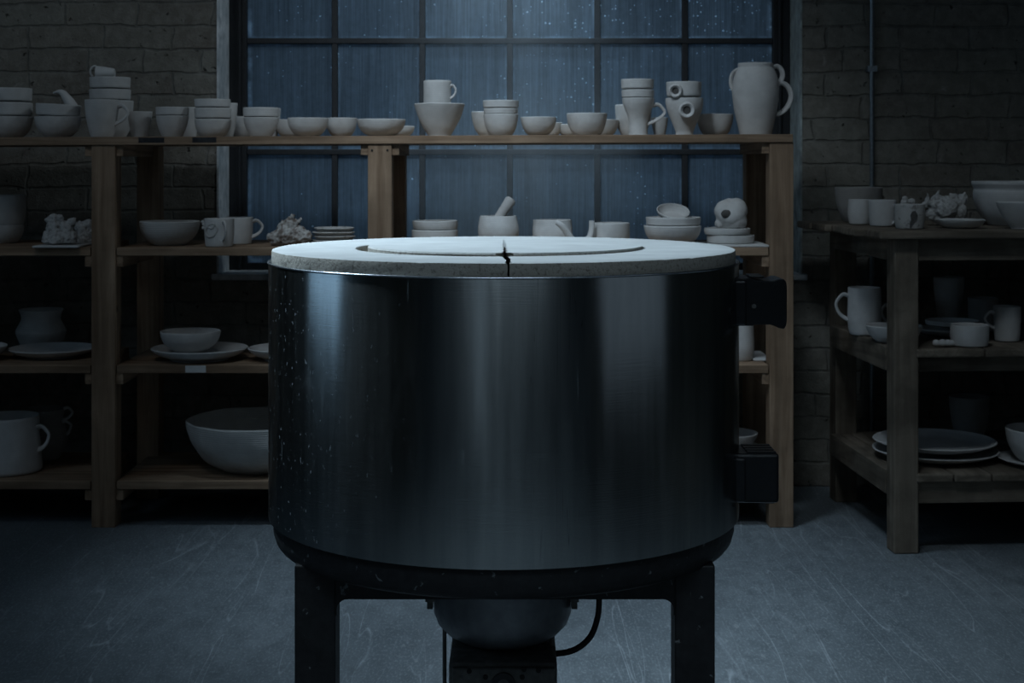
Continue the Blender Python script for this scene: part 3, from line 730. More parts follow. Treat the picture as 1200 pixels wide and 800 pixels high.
# right of the middle post
sec('dish', 'lower of two straight-sided dishes right of the middle post', 'dish', 510, 54, 269, 5.76, 'low')
sec('dish', 'upper of two straight-sided dishes right of the middle post', 'dish', 510, 53, 258.5, 5.76, 'low', z=WZ(269, 5.76))
mo = sec('mortar', 'round clay mortar bowl with a pestle leaning in it', 'mortar', 584, 48, 253, 5.72, 'mortar', 'clay', wob=.003)
bm = bmesh.new()
Dm = 5.72
a, b = Vector((WX(577, Dm), .0, WZ(266, Dm))), Vector((WX(599.5, Dm), .02, WZ(233, Dm)))
base = a.copy()
ax = (b - a)
tube(bm, [(a + ax * t) - base for t in (0, .15, .4, .7, .9, .96, 1.0)], lambda t: [(.016), (.018), (.019), (.020), (.0215), (.0205), (.016)][min(6, int(round(t * 6)))], 16)
o = finish(bm, 'pestle', M['clay_smooth'], None, (base.x, Dm, base.z), True, 50); tag(o, 'pale clay pestle leaning up out of the mortar', 'pestle', G2)
pn = sec('pinch_pot', 'squat folded pinch pot right of the mortar and pestle', 'pot', 647, 47, 257.5, 5.74, 'barrel', 'clay', wob=.0045)
bm = bmesh.new(); s = S(5.74)
tube(bm, [((x - 647) / s, y, WZ(yy, 5.74) - Z2) for x, y, yy in cat_rom([(651, -.066, 260), (656, -.063, 263), (661, -.055, 269), (665, -.047, 276), (669, -.036, 283)], 4)], lambda t: .010 + .010 * t, 12)
for v in bm.verts: v.co.z = max(v.co.z, .002)
wobble(bm, .003, 41, 20)
finish(bm, 'fold', M['clay'], pn, (0, 0, 0), True, 70)
def spout_dish():
    D = 5.72; s = S(D)
    root = sec('low_bowl', 'low straight-walled bowl before the fourth window bar, second shelf', 'bowl', 716, 44, 261, D, 'low')
spout_dish()
bm = bmesh.new()
Dq = 5.66
pts = [(678, 284), (684, 281.5), (690, 279), (693, 270), (693.5, 258.5)]
P = [(WX(x, Dq), Dq, WZ(y, Dq)) for x, y in pts]; b0 = Vector((WX(690, Dq), Dq, Z2))
tube(bm, [Vector(p) - b0 for p in cat_rom(P, 5)], .013, 12, .55)
for v in bm.verts:
    if v.co.z < 0: v.co.z = 0
o = finish(bm, 'clay_fragment', M['clay'], None, b0, True, 60); tag(o, 'bent upright clay fragment left of the low straight-walled bowl', 'fragment', G2)
bm = bmesh.new(); box(bm, WX(728, 5.7), WX(757, 5.7), 5.70, 5.86, Z2 + .001, Z2 + .012)
o = finish(bm, 'clay_tile', M['clay_dark'], None, smooth=False, bevel=.002); o.location.x = .012; tag(o, 'flat dull clay tile between the low bowl and the stacked wide bowls', 'tile', G2)
sec('bowl', 'wide lower bowl of the stack under a tilted dish, right of kiln lid', 'bowl', 788, 67, 264, 5.72, 'bowl', 'clay_smooth')
sec('bowl', 'wide upper bowl of the stack holding a tilted dish', 'bowl', 789, 64, 254, 5.72, 'nest', 'clay_smooth', h=.052)
D = 5.74; s = S(D)
bm = vessel_bm(19.5 / s, .032, 'dish', .005)
o = finish(bm, 'dish', M['clay'], None, (WX(788.5, D), D + .01, WZ(254, D) - .006)); o.rotation_euler = (math.radians(25), math.radians(4), 0)
tag(o, 'small dish tilted on edge inside the wide stacked bowls', 'dish', G2)
bm = bmesh.new(); box(bm, WX(822, 5.66), WX(898, 5.66), 5.60, 5.86, Z2 + .001, Z2 + .010)
o = finish(bm, 'clay_tile', M['clay_smooth'], None, smooth=False, bevel=.002); tag(o, 'broad flat clay tile under the round holed jug beside the right post', 'tile', G2)
sec('dish', 'lower shallow dish under the round holed jug', 'dish', 856, 56, 275, 5.72, 'low', z=Z2 + .010)
sec('dish', 'upper shallow dish under the round holed jug', 'dish', 852, 54, 267, 5.72, 'low', z=WZ(275, 5.72))
D = 5.72; zb = WZ(269, D)
hj = craggy('holed_jug', 'round lumpy clay jug with a dark hole in its side', 'jug', D, zb,
       [(857, 252, 17, 0), (850, 247, 13, 0), (862, 246, 14, 0), (861, 259, 14.5, 0), (847, 255, 8, 0), (855, 241, 9, 0), (843, 262, 6, 0)], 'clay', G2, .004, .004, 22)
bm = bmesh.new(); bmesh.ops.create_uvsphere(bm, u_segments=20, v_segments=12, radius=.020)
for v in bm.verts: v.co.y *= .45; v.co.z *= .8
finish(bm, 'hole', M['hollow_shade'], hj, (WX(849, D) - WX(857, D), -.046, WZ(250, D) - zb))  # dark flattened ball painting the shade of the jug's opening

# ================================================================ THIRD SHELF
G3 = 'pots on the third shelf'; Z3 = LV[1]
def thd(name, label, cat, cx, w, ytop, D, kind, mat='clay', h=None, z=None, **kw):
    return pot(name, label, cat, cx, w, ytop, D, z if z is not None else Z3, kind, mat, G3, h, **kw)
thd('vase', 'squat bellied vase with flared neck behind the large plate', 'vase', 48, 57, 361, 6.105, 'vase', 'clay_ring')
thd('plate', 'large flat plate partly behind the left post, third shelf', 'plate', 62, 102, 403, 5.85, 'plate', 'clay_smooth', h=None, z=Z3, segs=64)
thd('plate', 'plate cut off by the left edge of the picture, third shelf', 'plate', -35, 84, 402, 5.735, 'plate', 'clay_smooth')
thd('shallow_dish', 'wide shallow dish with a raised rim holding a small bowl', 'dish', 234, 112, 402.5, 5.76, 'plate', 'clay', segs=60)
thd('bowl', 'small low bowl standing in the wide shallow dish', 'bowl', 223, 70, 385.5, 5.76, 'bowl', 'clay_smooth', z=Z3 + .0305)
bm = bmesh.new(); lathe(bm, [(0, 0), (.092, 0), (.1, .003), (.098, .017), (.09, .0185), (0, .0185)], 40); wobble(bm, .002, 77, 12)
o = finish(bm, 'clay_disc', M['clay'], None, (WX(232, 5.76), 5.76, Z3 + .0105)); tag(o, 'round clay disc lying between the small low bowl and the wide dish', 'disc', G3)
thd('plate', 'plate half hidden behind the left side of the kiln', 'plate', 338, 94, 403, 5.76, 'plate', 'clay_smooth')
thd('cup', 'cup visible behind the right edge of the kiln, third shelf', 'cup', 866, 36, 379, 5.74, 'barrel', 'clay_smooth')
bm = bmesh.new(); box(bm, WX(878, 5.8), WX(899, 5.8), 5.70, 5.95, Z3 + .001, Z3 + .010)
o = finish(bm, 'clay_tile', M['clay_smooth'], None, smooth=False, bevel=.003); tag(o, 'flat clay tile on third shelf beside the right post', 'tile', G3)

# ================================================================ BOTTOM SHELF
G4 = 'pots on the bottom shelf'; Z4 = LV[2]
def bot(name, label, cat, cx, w, ytop, D, kind, mat='clay', h=None, z=None, **kw):
    return pot(name, label, cat, cx, w, ytop, D, z if z is not None else Z4, kind, mat, G4, h, **kw)
bot('mug', 'very large mug with curved handle at the left of the bottom shelf', 'mug', 8, 80, 483, 5.78, 'bigmug', 'clay_smooth', handle=(13, 500, 526, -5, .008))
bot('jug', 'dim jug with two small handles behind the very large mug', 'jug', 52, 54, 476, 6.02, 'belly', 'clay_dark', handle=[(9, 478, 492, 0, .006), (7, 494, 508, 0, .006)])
bot('large_bowl', 'big deep ridged bowl on the bottom shelf left of the kiln', 'bowl', 303, 166, 480, 5.84, 'bowl', 'clay_ring', segs=64, wob=.009)
for i, (lb, yy) in enumerate((('lower', 0), ('upper', 1))):
    D = 5.80; s = S(D)
    bm = vessel_bm(36 / s, .050, 'dish', .007); o = finish(bm, 'dish', M['clay_smooth'], None, (WX(853, D), D, Z4 + .0015 + i * .045)); tag(o, '%s of two stacked dishes behind the kiln right edge, bottom shelf' % lb, 'dish', G4)
bm = vessel_bm(34 / s, .052, 'dish', .007); 
o = finish(bm, 'dish', M['clay_smooth'], None, (WX(854, D), D, Z4 + .092)); tag(o, 'topmost pale dish behind the kiln right edge, bottom shelf', 'dish', G4)

# ================================================================ RIGHT WORK TABLE
TF, TBK = 5.19, 6.12
tx0 = 1.294
RZ = math.radians(3.6)
tb = empty('work_table', (tx0, TF, 0), 'old rough wooden work table with two lower shelves against the right wall', 'table', None, RZ)
TL, TDp = 1.75, .93
def tpart(name, b, mat, bevel=.003):
    bm = bmesh.new(); box(bm, *b)
    if mat.startswith('oldwood'): wobble(bm, .0015, SEED[0] + b[0] * 7, 5)
    return finish(bm, name, M[mat], tb, smooth=False, bevel=bevel)
ZTT, ZM, ZL = 1.122, .710, .276
# top planks along x
for k in range(5):
    y0 = -.02 + k * .19; jit = (0, -.012, .004, -.018, -.03)[k]
    tpart('top_plank', (-.028 + jit - (0.02 if k else 0), TL + .03, y0, y0 + .186, ZTT - .027, ZTT), 'oldwood_x', .006)
LW = .087
for (x, y) in ((.034, .02), (TL - LW - .02, .02)): tpart('leg', (x, x + LW, y, y + LW, 0, ZTT - .027), 'oldwood_z', .005)
for (x, y) in ((.05, TDp - LW - .03), (TL - LW - .02, TDp - LW - .03)): tpart('leg', (x, x + LW, y, y + LW, 0, ZTT - .027), 'oldwood_z', .005)
tpart('apron', (.022 + LW, TL - LW - .02, .032, .062, ZTT - .105, ZTT - .027), 'oldwood_x')
tpart('apron', (.032, .062, .02 + LW, TDp - LW - .03, ZTT - .105, ZTT - .027), 'oldwood_y')
tpart('apron', (.05 + LW, TL - LW - .02, TDp - .07, TDp - .04, ZTT - .105, ZTT - .027), 'oldwood_x')
for z in (ZM, ZL):
    n = 8
    hgt = .085
    tpart('rail', (.030, .066, .02 + LW, TDp - LW - .03, z - hgt, z), 'oldwood_y')
    tpart('rail', (TL - .07, TL - .034, .02 + LW, TDp - LW - .03, z - hgt, z), 'oldwood_y')
    tpart('rail', (.05 + LW, TL - LW - .02, TDp - .075, TDp - .045, z - hgt, z - .03), 'oldwood_x')
    if z == ZL: tpart('rail', (.022 + LW, TL - LW - .02, .036, .068, z - .105, z - .028), 'oldwood_x')
    else: tpart('rail', (.022 + LW, TL - LW - .02, .11, .14, z - .09, z - .028), 'oldwood_x')
    xs0, xs1 = (.022 + LW + .003, TL - LW - .023)
    wd = (xs1 - xs0) / 8 if z == ZM else (xs1 - xs0) / 11
    wd = .245 if z == ZM else .135
    x = xs0
    while x < xs1 - .03:
        x2 = min(x + wd - .006, xs1)
        tpart('shelf_plank', (x, x2, .015 + random.uniform(-.006, .004), TDp - .078, z - .028, z), 'oldwood_y', .005)
        x += wd
    tpart('shelf_plank', (.068, xs0 - .004, .02 + LW + .002, TDp - LW - .033, z - .028, z), 'oldwood_y', .005)

G5 = 'pots on the work table top'
def tab(name, label, cat, cx, w, ytop, D, kind, mat='clay', h=None, z=None, **kw):
    return pot(name, label, cat, cx, w, ytop, D, z if z is not None else ZTT + .001, kind, mat, G5, h, **kw)
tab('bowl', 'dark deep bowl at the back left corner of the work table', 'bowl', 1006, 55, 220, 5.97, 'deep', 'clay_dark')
tab('cup', 'handleless rounded cup in front of the dark bowl on the work table', 'cup', 1007.5, 27, 234, 5.72, 'barrel', 'clay_smooth')
tab('mug', 'plain mug with handle turned to the front on the work table', 'mug', 1034, 32, 234.5, 5.58, 'mug', 'clay', handle=(7, 241, 261, -52, .006))
def cracked_mug():
    D = 5.38; s = S(D); cx = 1066; R = 17.5 / s; z0 = ZTT + .001; H = WZ(239, D + R * .8) - z0
    root = empty('cup', (WX(cx, D), D, z0), 'cup with a dark jagged crack in its front, nearest the table leg', 'cup', G5)
    finish(vessel_bm(R, H, 'cup' if 0 else 'mug'), 'body', M['clay_rough'], root)
    bm = bmesh.new()
    L = [(1061.5, 267), (1061.5, 262), (1063, 257), (1062, 252), (1064.5, 247.5)]
    Rr = [(1063, 267), (1064.5, 262), (1070, 258), (1071, 252), (1068, 247)]
    def pt(p):
        lx = (p[0] - cx) / s; return bm.verts.new((lx, -math.sqrt(max(1e-6, R * R * 1.0 - lx * lx)) - .0015, WZ(p[1], D - R) - z0))
    A = [pt(p) for p in L]; C = [pt(p) for p in Rr]
    for i in range(len(A) - 1): bm.faces.new((A[i], A[i + 1], C[i + 1], C[i]))
    finish(bm, 'crack', M['hollow_shade'], root)
cracked_mug()
craggy('craggy_sculpture', 'knobbly bulb-shaped clay sculpture with ragged horns on the work table', 'sculpture', 5.62, ZTT + .001,
       [(1107, 244, 14.5, -.01), (1096, 240, 9, 0), (1119, 238, 11, 0.01), (1127, 233, 7, 0), (1122, 248, 11, 0), (1093, 251, 8, 0), (1100, 254, 9, 0), (1116, 256, 8, 0), (1098, 233, 6, 0)], 'clay_rough', G5, .006, .0035, 40,
       horns=[((1087, 238), (1085, 225), 4, 1.2), ((1096, 232), (1100, 222), 4, 1.2), ((1126, 232), (1130, 225), 4.5, 2), ((1120, 230), (1112, 228), 3, 2), ((1085, 242), (1080, 238), 4, 2)])
craggy('clay_crumbs', 'two small clay nubs peeking out behind the cracked cup', 'crumb', 5.75, ZTT + .001, [(1066, 250, 7, 0), (1060, 238, 5, 0), (1060, 233, 3.6, 0), (1068, 236, 4.5, 0), (1070, 245, 6, 0)], 'clay_rough', G5, .003, .003, 40)
tab('dish', 'shallow dish at the front of the work table', 'dish', 1125, 58, 257, 5.40, 'dish', 'clay')
tab('large_bowl', 'large flared bowl at the right end of the work table', 'bowl', 1193, 105, 213, 5.66, 'crock', 'clay_smooth')
tab('bowl', 'smaller bowl in front of the large flared bowl on the work table', 'bowl', 1199, 62, 237, 5.34, 'vbowl', 'clay_smooth')
G6 = 'pots on the work table middle shelf'
def mid(name, label, cat, cx, w, ytop, D, kind, mat='clay', h=None, z=None, **kw):
    return pot(name, label, cat, cx, w, ytop, D, z if z is not None else ZM + .001, kind, mat, G6, h, **kw)
mid('mug', 'rounded mug with handle on its left, left of the table front leg', 'mug', 1013, 39, 336, 5.66, 'barrel', 'clay_smooth', handle=(14, 346, 374, 180, .0068))
mid('mug', 'mug mostly hidden behind the front leg of the work table', 'mug', 1058, 34, 340, 5.80, 'mug', 'clay', handle=(8, 358, 378, 180, .006))
mid('plate', 'small plate sticking out left of the table front leg', 'plate', 1048, 66, 379, 5.43, 'dish', 'clay_smooth')
mid('tall_cup', 'tall dim cup at the back of the table middle shelf', 'cup', 1112, 36, 324, 5.92, 'cup', 'clay')
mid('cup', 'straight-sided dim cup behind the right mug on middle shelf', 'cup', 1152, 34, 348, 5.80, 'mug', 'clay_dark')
mid('mug', 'mug with left-hand handle at the right end of middle shelf', 'mug', 1180, 31, 358, 5.46, 'mug', 'clay', handle=(11, 366, 384, 185, .006))
mid('plate', 'lower flat plate behind the small oval bowl, middle shelf', 'plate', 1112, 74, 382, 5.62, 'dish', 'clay')
mid('plate', 'upper flat plate behind the small oval bowl, middle shelf', 'plate', 1116, 62, 373, 5.62, 'dish', 'clay_smooth', h=.024)
mid('bowl', 'small oval bowl with dipped rim at the front of the middle shelf', 'bowl', 1136, 43, 379, 5.32, 'low', 'clay_smooth', wob=.004)
craggy('clay_fragment', 'small oblong clay fragment lying left of the oval bowl', 'fragment', 5.28, ZM + .001, [(1104, 402, 5, 0), (1097, 402, 4.5, 0), (1111, 402, 4.5, 0), (1115, 402, 4, 0)], 'clay', G6, .003, .003, 30)
G7 = 'pots on the work table bottom shelf'
def low(name, label, cat, cx, w, ytop, D, kind, mat='clay', h=None, z=None, **kw):
    return pot(name, label, cat, cx, w, ytop, D, z if z is not None else ZL + .001, kind, mat, G7, h, **kw)
D = 5.52; s = S(D)
for i, (lb, w) in enumerate((('lower', 144), ('upper', 141))):
    bm = vessel_bm(w / 2 / s, .030, 'plate', .008, .002, segs=64)
    o = finish(bm, 'plate', M['clay_smooth'], None, (WX(1096 - i, D), D, ZL + .001 + i * .034)); tag(o, '%s of two large plates stacked on the table bottom shelf' % lb, 'plate', G7)
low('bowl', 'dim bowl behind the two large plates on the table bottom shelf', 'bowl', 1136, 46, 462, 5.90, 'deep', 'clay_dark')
bm = vessel_bm(50 / s, .020, 'plate', .007); o = finish(bm, 'plate', M['clay_smooth'], None, (WX(1226, 5.36), 5.40, ZL + .001)); tag(o, 'plate under a bowl at the right edge of the table bottom shelf', 'plate', G7)
low('bowl', 'bowl on a plate at the right edge of the table bottom shelf', 'bowl', 1222, 84, 497, 5.40, 'deep', 'clay', z=ZL + .010)

# ================================================================ KILN
KD, KR = 3.10, .480
kiln = empty('pottery_kiln', (0, KD, 0), 'round brushed steel pottery kiln with pale cracked firebrick lid on a black stand', 'kiln')
KZ0, KZ1, LZ = .647, 1.158, 1.184
KX = WX(590.5, KD)
kiln.location.x = KX
bm = bmesh.new()
lathe(bm, [(0, KZ0 + .02), (KR - .03, KZ0 + .02), (KR - .006, KZ0), (KR, KZ0 + .002), (KR, KZ1 - .002), (KR - .001, KZ1), (KR - .012, KZ1), (KR - .014, KZ1 - .012), (0, KZ1 - .012)], 160)
finish(bm, 'steel_shell', M['steel'], kiln, smooth=True, angle=30)
bm = bmesh.new(); tr = .0022
lathe(bm, [(KR + tr * math.cos(2 * PI * k / 10), KZ1 + tr * math.sin(2 * PI * k / 10)) for k in range(11)], 160)
finish(bm, 'steel_lip', M['rim'], kiln)
# lid: ring with a crack through its front, grooved inner disc with the crack running on
def jag(t, a): return a * (math.sin(t * 37) * .5 + math.sin(t * 91 + 1) * .35 + math.sin(t * 171 + 2) * .25)
CXK = WX(597, 2.62) - KX        # where the crack meets the front edge
def ring_lid():
    Ro, Ri, t0, t1 = KR - .004, .2935, KZ1 + .001, LZ
    hx = -.010                    # hole centre offset
    bm = bmesh.new(); N_ = 240; rows = []
    dent = [(random.uniform(0, 2 * PI), random.uniform(.006, .014), random.uniform(.002, .005)) for _ in range(26)]
    for k in range(N_ + 1):
        f = k / N_
        a = -PI / 2 + f * 2 * PI
        ch = sum(d * math.exp(-((((a - b + PI) % (2 * PI)) - PI) / w) ** 2) for b, w, d in dent)
        ro = Ro - .002 - .0012 * noise.noise((a * 9, 2, 1))
        co, si = math.cos(a), math.sin(a)
        def V(r, z, ox=0): 
            x, y = r * co + ox, r * si
            if k == 0 or k == N_:
                sgn = 1 if k == 0 else -1
                q = (r - Ri) / (Ro - Ri)
                open_ = (.0022 + .002 * abs(jag(q * 1.3 + z * 9, 1.0))) + (.0035 if z > t1 - .002 else 0) * (1 if q > .9 else .3)
                x = CXK - .004 * (1 - q) + sgn * open_ + jag(q * .9 + .3, .004)
            return bm.verts.new((x, y, z))
        bt = .004 + ch
        prof = [V(Ri, t0, hx), V(Ro - .003, t0), V(ro, t0 + .003), V(ro - .0005, t1 - bt), V(ro - bt * .35, t1 - bt * .3), V(ro - bt * .9 - .002, t1)]
        for q in (.75, .5, .25): prof.append(V(Ri + (Ro - Ri) * q, t1, hx * (1 - q)))
        prof += [V(Ri + .002, t1, hx), V(Ri, t1 - .002, hx)]
        rows.append(prof)
    for A, Bq in zip(rows, rows[1:]):
        n = len(A)
        for i in range(n): bm.faces.new((A[i], A[(i + 1) % n], Bq[(i + 1) % n], Bq[i]))
    bm.faces.new(rows[0]); bm.faces.new(rows[-1][::-1])
    return bm
lid = finish(ring_lid(), 'lid', M['lid'], kiln, smooth=True, angle=35); lid['label'] = 'pale firebrick lid ring with a crack at the front'
def plug():
    R, t0, t1 = .2825, KZ1 + .001, LZ + .0055
    ox = .003
    out = []
    cxm = CXK - .008
    top_y = .20
    nP = 150
    a_s = -PI / 2 + .018
    for k in range(nP + 1):
        a = a_s + (2 * PI - .036) * k / nP
        out.append((R * math.cos(a) + ox + (cxm - ox) * (1 if False else 0), R * math.sin(a)))
    slit_l, slit_r = [], []
    for k in range(24):
        f = k / 24
        y = -R + (top_y + R) * f
        cx = cxm + jag(f * 1.1 + .7, .004) - .006 * f
        w = .0030 * (1 - f) + .0006
        slit_l.append((cx - w, y)); slit_r.append((cx + w, y))
    poly = out[1:-1] + slit_l[1:] + [(cxm - .006, top_y)] + slit_r[1:][::-1]
    bm = bmesh.new()
    lo = [bm.verts.new((x, y, t0)) for x, y in poly]
    md = [bm.verts.new((x, y, t1 - .003)) for x, y in poly]
    cc = Vector((ox, 0))
    hi = []
    for i, (x, y) in enumerate(poly):
        r = math.hypot(x - ox, y); k = (r - .0022) / r if r > R * .97 else 1
        hi.append(bm.verts.new((ox + (x - ox) * k, y * k, t1)))
    n = len(poly)
    for A, Bq in ((lo, md), (md, hi)):
        for i in range(n): bm.faces.new((A[i], A[(i + 1) % n], Bq[(i + 1) % n], Bq[i]))
    f1 = bm.faces.new(hi); f2 = bm.faces.new(lo[::-1])
    bmesh.ops.triangulate(bm, faces=[f1, f2])
    return bm
pg = finish(plug(), 'lid_disc', M['lid'], lid, smooth=True, angle=30); pg['label'] = 'round inner lid disc with a slit crack'
# black base ring and stand
bm = bmesh.new()
BZ = .590
lathe(bm, [(.36, BZ + .012), (.38, BZ), (.448, BZ - .002), (.458, BZ + .003), (.465, BZ + .012), (.470, BZ + .030), (.470, KZ0 + .001), (.40, KZ0 + .001)], 120)
lathe(bm, [(0, BZ + .03), (.40, BZ + .03)], 120)
finish(bm, 'base_ring', M['blacksteel'], kiln)
LX0, LX1 = (WX(345, 2.83) - KX, WX(393, 2.83) - KX)
FX0, FX1 = (WX(791, 2.83) - KX, WX(838, 2.83) - KX)
fy = 2.83 - KD
for (x0, x1, yy) in ((LX0, LX1, fy), (FX0, FX1, fy), (-.0375, .0375, .345)):
    bm = bmesh.new(); box(bm, x0, x1, yy, yy + .075, 0, BZ + .010)
    finish(bm, 'leg', M['blacksteel'], kiln, smooth=False, bevel=.003)
BB = .5355
for yy in (fy + .004,):
    bm = bmesh.new()
    # beam with rounded inner corners
    pts = [(LX1 - .01, BB - .03), (LX1 + .002, BB - .03)] + [(LX1 + .022 - .020 * math.cos(t), BB - .022 + .020 * math.sin(t) + .002) for t in [k * PI / 12 for k in range(7)]]
    pts += [(FX0 - .022 + .020 * math.sin(t), BB - .022 + .020 * math.cos(t) + .002) for t in [k * PI / 12 for k in range(7)]] + [(FX0 - .002, BB - .03), (FX0 + .01, BB - .03), (FX0 + .01, BZ + .008), (LX1 - .01, BZ + .008)]
    A = [bm.verts.new((x, yy, z)) for x, z in pts]; C = [bm.verts.new((x, yy + .05, z)) for x, z in pts]
    bm.faces.new(A); bm.faces.new(C[::-1])
    for i in range(len(A)): bm.faces.new((A[i], A[(i + 1) % len(A)], C[(i + 1) % len(A)], C[i]))
    finish(bm, 'beam', M['blacksteel'], kiln, smooth=False)
for sg in (-1, 1):
    bm = bmesh.new()
    A, C = Vector((sg * .36, fy + .06, 0)), Vector((sg * .025, .36, 0)); d = (C - A).normalized(); nn = Vector((-d.y, d.x, 0)) * .02
    vs = [bm.verts.new(p + Vector((0, 0, z))) for z in (BB + .002, BZ + .006) for p in (A - nn, A + nn, C + nn, C - nn)]
    for f in ((0, 1, 2, 3), (4, 5, 6, 7), (0, 1, 5, 4), (1, 2, 6, 5), (2, 3, 7, 6), (3, 0, 4, 7)): bm.faces.new([vs[q] for q in f])
    finish(bm, 'beam', M['blacksteel'], kiln, smooth=False, bevel=.002)
# hinge block (upper) with flanged outer end
def rbox(bm, x0, x1, y0, y1, z0, z1): return box(bm, x0, x1, y0, y1, z0, z1)
HD = 3.02; hy = HD - KD
def HX(px): return WX(px, HD) - KX
def HZ(py): return WZ(py, HD)
bm = bmesh.new()
pr = [(HX(858), HZ(379), HZ(324)), (HX(878), HZ(379), HZ(324)), (HX(880), HZ(377.5), HZ(326)), (HX(898), HZ(377.5), HZ(327)), (HX(903), HZ(379), HZ(326.5)), (HX(908), HZ(381.5), HZ(324.5)), (HX(914), HZ(382.5), HZ(325)), (HX(916.5), HZ(379), HZ(328)), (HX(917.5), HZ(372), HZ(335))]
rings = []
for x, zb, zt in pr:
    rings.append([bm.verts.new((x, y, z)) for y, z in ((hy - .045, zb), (hy + .045, zb), (hy + .045, zt), (hy - .045, zt))])
for A, Bq in zip(rings, rings[1:]):
    for k in range(4): bm.faces.new((A[k], A[(k + 1) % 4], Bq[(k + 1) % 4], Bq[k]))
bm.faces.new(rings[0]); bm.faces.new(rings[-1])
hb = finish(bm, 'hinge_block', M['plastic'], kiln, smooth=True, angle=30, bevel=.004); hb['label'] = 'black flanged block on the upper right side'
bm = bmesh.new(); lathe(bm, [(0, -.002), (.0045, -.002), (.0045, .002), (0, .002)], 14)
bmesh.ops.rotate(bm, verts=bm.verts[:], cent=(0, 0, 0), matrix=Matrix.Rotation(PI / 2, 3, 'X'))
finish(bm, 'screw', M['darkmetal'], hb, (HX(879), hy - .0475, HZ(356)))
bm = bmesh.new(); box(bm, HX(876), HX(893), hy - .03, hy + .03, HZ(324.5), HZ(321.5)); finish(bm, 'strap', M['plastic'], hb, smooth=False, bevel=.002)
bm = bmesh.new(); box(bm, HX(846), HX(869.5), hy - .06, hy + .06, HZ(377), HZ(326)); finish(bm, 'mounting_plate', M['plastic'], kiln, smooth=False, bevel=.004)
# switch box (lower)
bm = bmesh.new(); box(bm, HX(858), HX(908), hy - .05, hy + .055, HZ(583), HZ(526))
sw = finish(bm, 'switch_box', M['plastic'], kiln, smooth=False, bevel=.006); sw['label'] = 'black switch box on the lower right side'
bm = bmesh.new()
for k in range(4): box(bm, HX(872), HX(905), hy - .042 + k * .024, hy - .028 + k * .024, HZ(526.5), HZ(524.5))
finish(bm, 'vent_slats', M['plastic'], sw, smooth=False)
bm = bmesh.new(); box(bm, HX(894), HX(904), hy - .03, hy + .02, HZ(586), HZ(582)); finish(bm, 'foot_tab', M['darkmetal'], sw, smooth=False, bevel=.001)
bm = bmesh.new(); box(bm, HX(846), HX(869), hy - .06, hy + .065, HZ(580), HZ(530)); finish(bm, 'mounting_plate', M['plastic'], kiln, smooth=False, bevel=.004)

# ================================================================ BLOWER UNDER THE KILN
bl = empty('vent_blower', (WX(589, 3.1), 3.1, 0), 'grey drum-shaped vent motor on a dark boxy housing below the kiln', 'motor')
BX = bl.location.x
bm = bmesh.new()
zt = .586
lathe(bm, [(0, .3775), (.070, .3775), (.092, .383), (.116, .397), (.134, .416), (.1415, .436), (.1425, .455), (.1425, zt), (0, zt)], 64)
finish(bm, 'drum', M['duct'], bl)
def bpart(name, b, mat, bev=.004):
    bm = bmesh.new(); box(bm, b[0] - BX, b[1] - BX, b[2] - 3.1, b[3] - 3.1, b[4], b[5])
    return finish(bm, name, M[mat], bl, smooth=False, bevel=bev)
bpart('housing', (WX(526, 2.955), WX(653, 2.955), 2.955, 3.25, .041, .377), 'darkmetal', .008)
fp = bpart('front_panel', (WX(530, 2.945), WX(651, 2.945), 2.944, 2.956, .06, .368), 'darkmetal', .004)
for x0 in (532, 636):
    bpart('foot', (WX(x0, 2.95), WX(x0 + 14, 2.95), 2.97, 3.23, 0, .042), 'rubber', .003)
for px, py in ((550, 786), (631, 785), (614, 784), (569, 793), (612, 793)):
    bm = bmesh.new(); lathe(bm, [(0, -.002), (.005, -.002), (.005, .002), (0, .002)], 14)
    bmesh.ops.rotate(bm, verts=bm.verts[:], cent=(0, 0, 0), matrix=Matrix.Rotation(PI / 2, 3, 'X'))
    finish(bm, 'screw', M['screw'], fp, (WX(px, 2.95) - BX, 2.944 - 3.1, WZ(py, 2.944)))
bm = bmesh.new(); lathe(bm, [(.012, -.003), (.024, -.003), (.024, .003), (.012, .003), (.012, -.003)], 24)
bmesh.ops.rotate(bm, verts=bm.verts[:], cent=(0, 0, 0), matrix=Matrix.Rotation(PI / 2, 3, 'X'))
finish(bm, 'knob_ring', M['plastic'], fp, (WX(590, 2.95) - BX, 2.943 - 3.1, WZ(802, 2.944)))
for px in (521, 647):
    bm = bmesh.new(); x = WX(px, 3.06) - BX
    tube(bm, [(x, 3.06 - 3.1, .0), (x, 3.06 - 3.1, .3), (x, 3.06 - 3.1, .588)], .0042, 10); finish(bm, 'rod', M['darkmetal'], bl)
bm = bmesh.new(); Dh = 3.06
tube(bm, [(WX(x, Dh) - BX, Dh - 3.1, WZ(y, Dh)) for x, y in cat_rom([(702, 684), (702, 705), (700.5, 722), (694, 742), (683, 755), (668, 763), (648, 766), (636, 767)], 6)], .0062, 12)
finish(bm, 'hose', M['rubber'], bl)
for px in (504, 673):
    bm = bmesh.new(); x = WX(px, 3.06) - BX
    box(bm, x - .006, x + .006, -.05, -.03, WZ(712, 3.06), WZ(699, 3.06)); box(bm, x - .009, x + .009, -.055, -.028, WZ(703, 3.06), WZ(698, 3.06))
    finish(bm, 'bracket', M['darkmetal'], bl, smooth=False, bevel=.001)

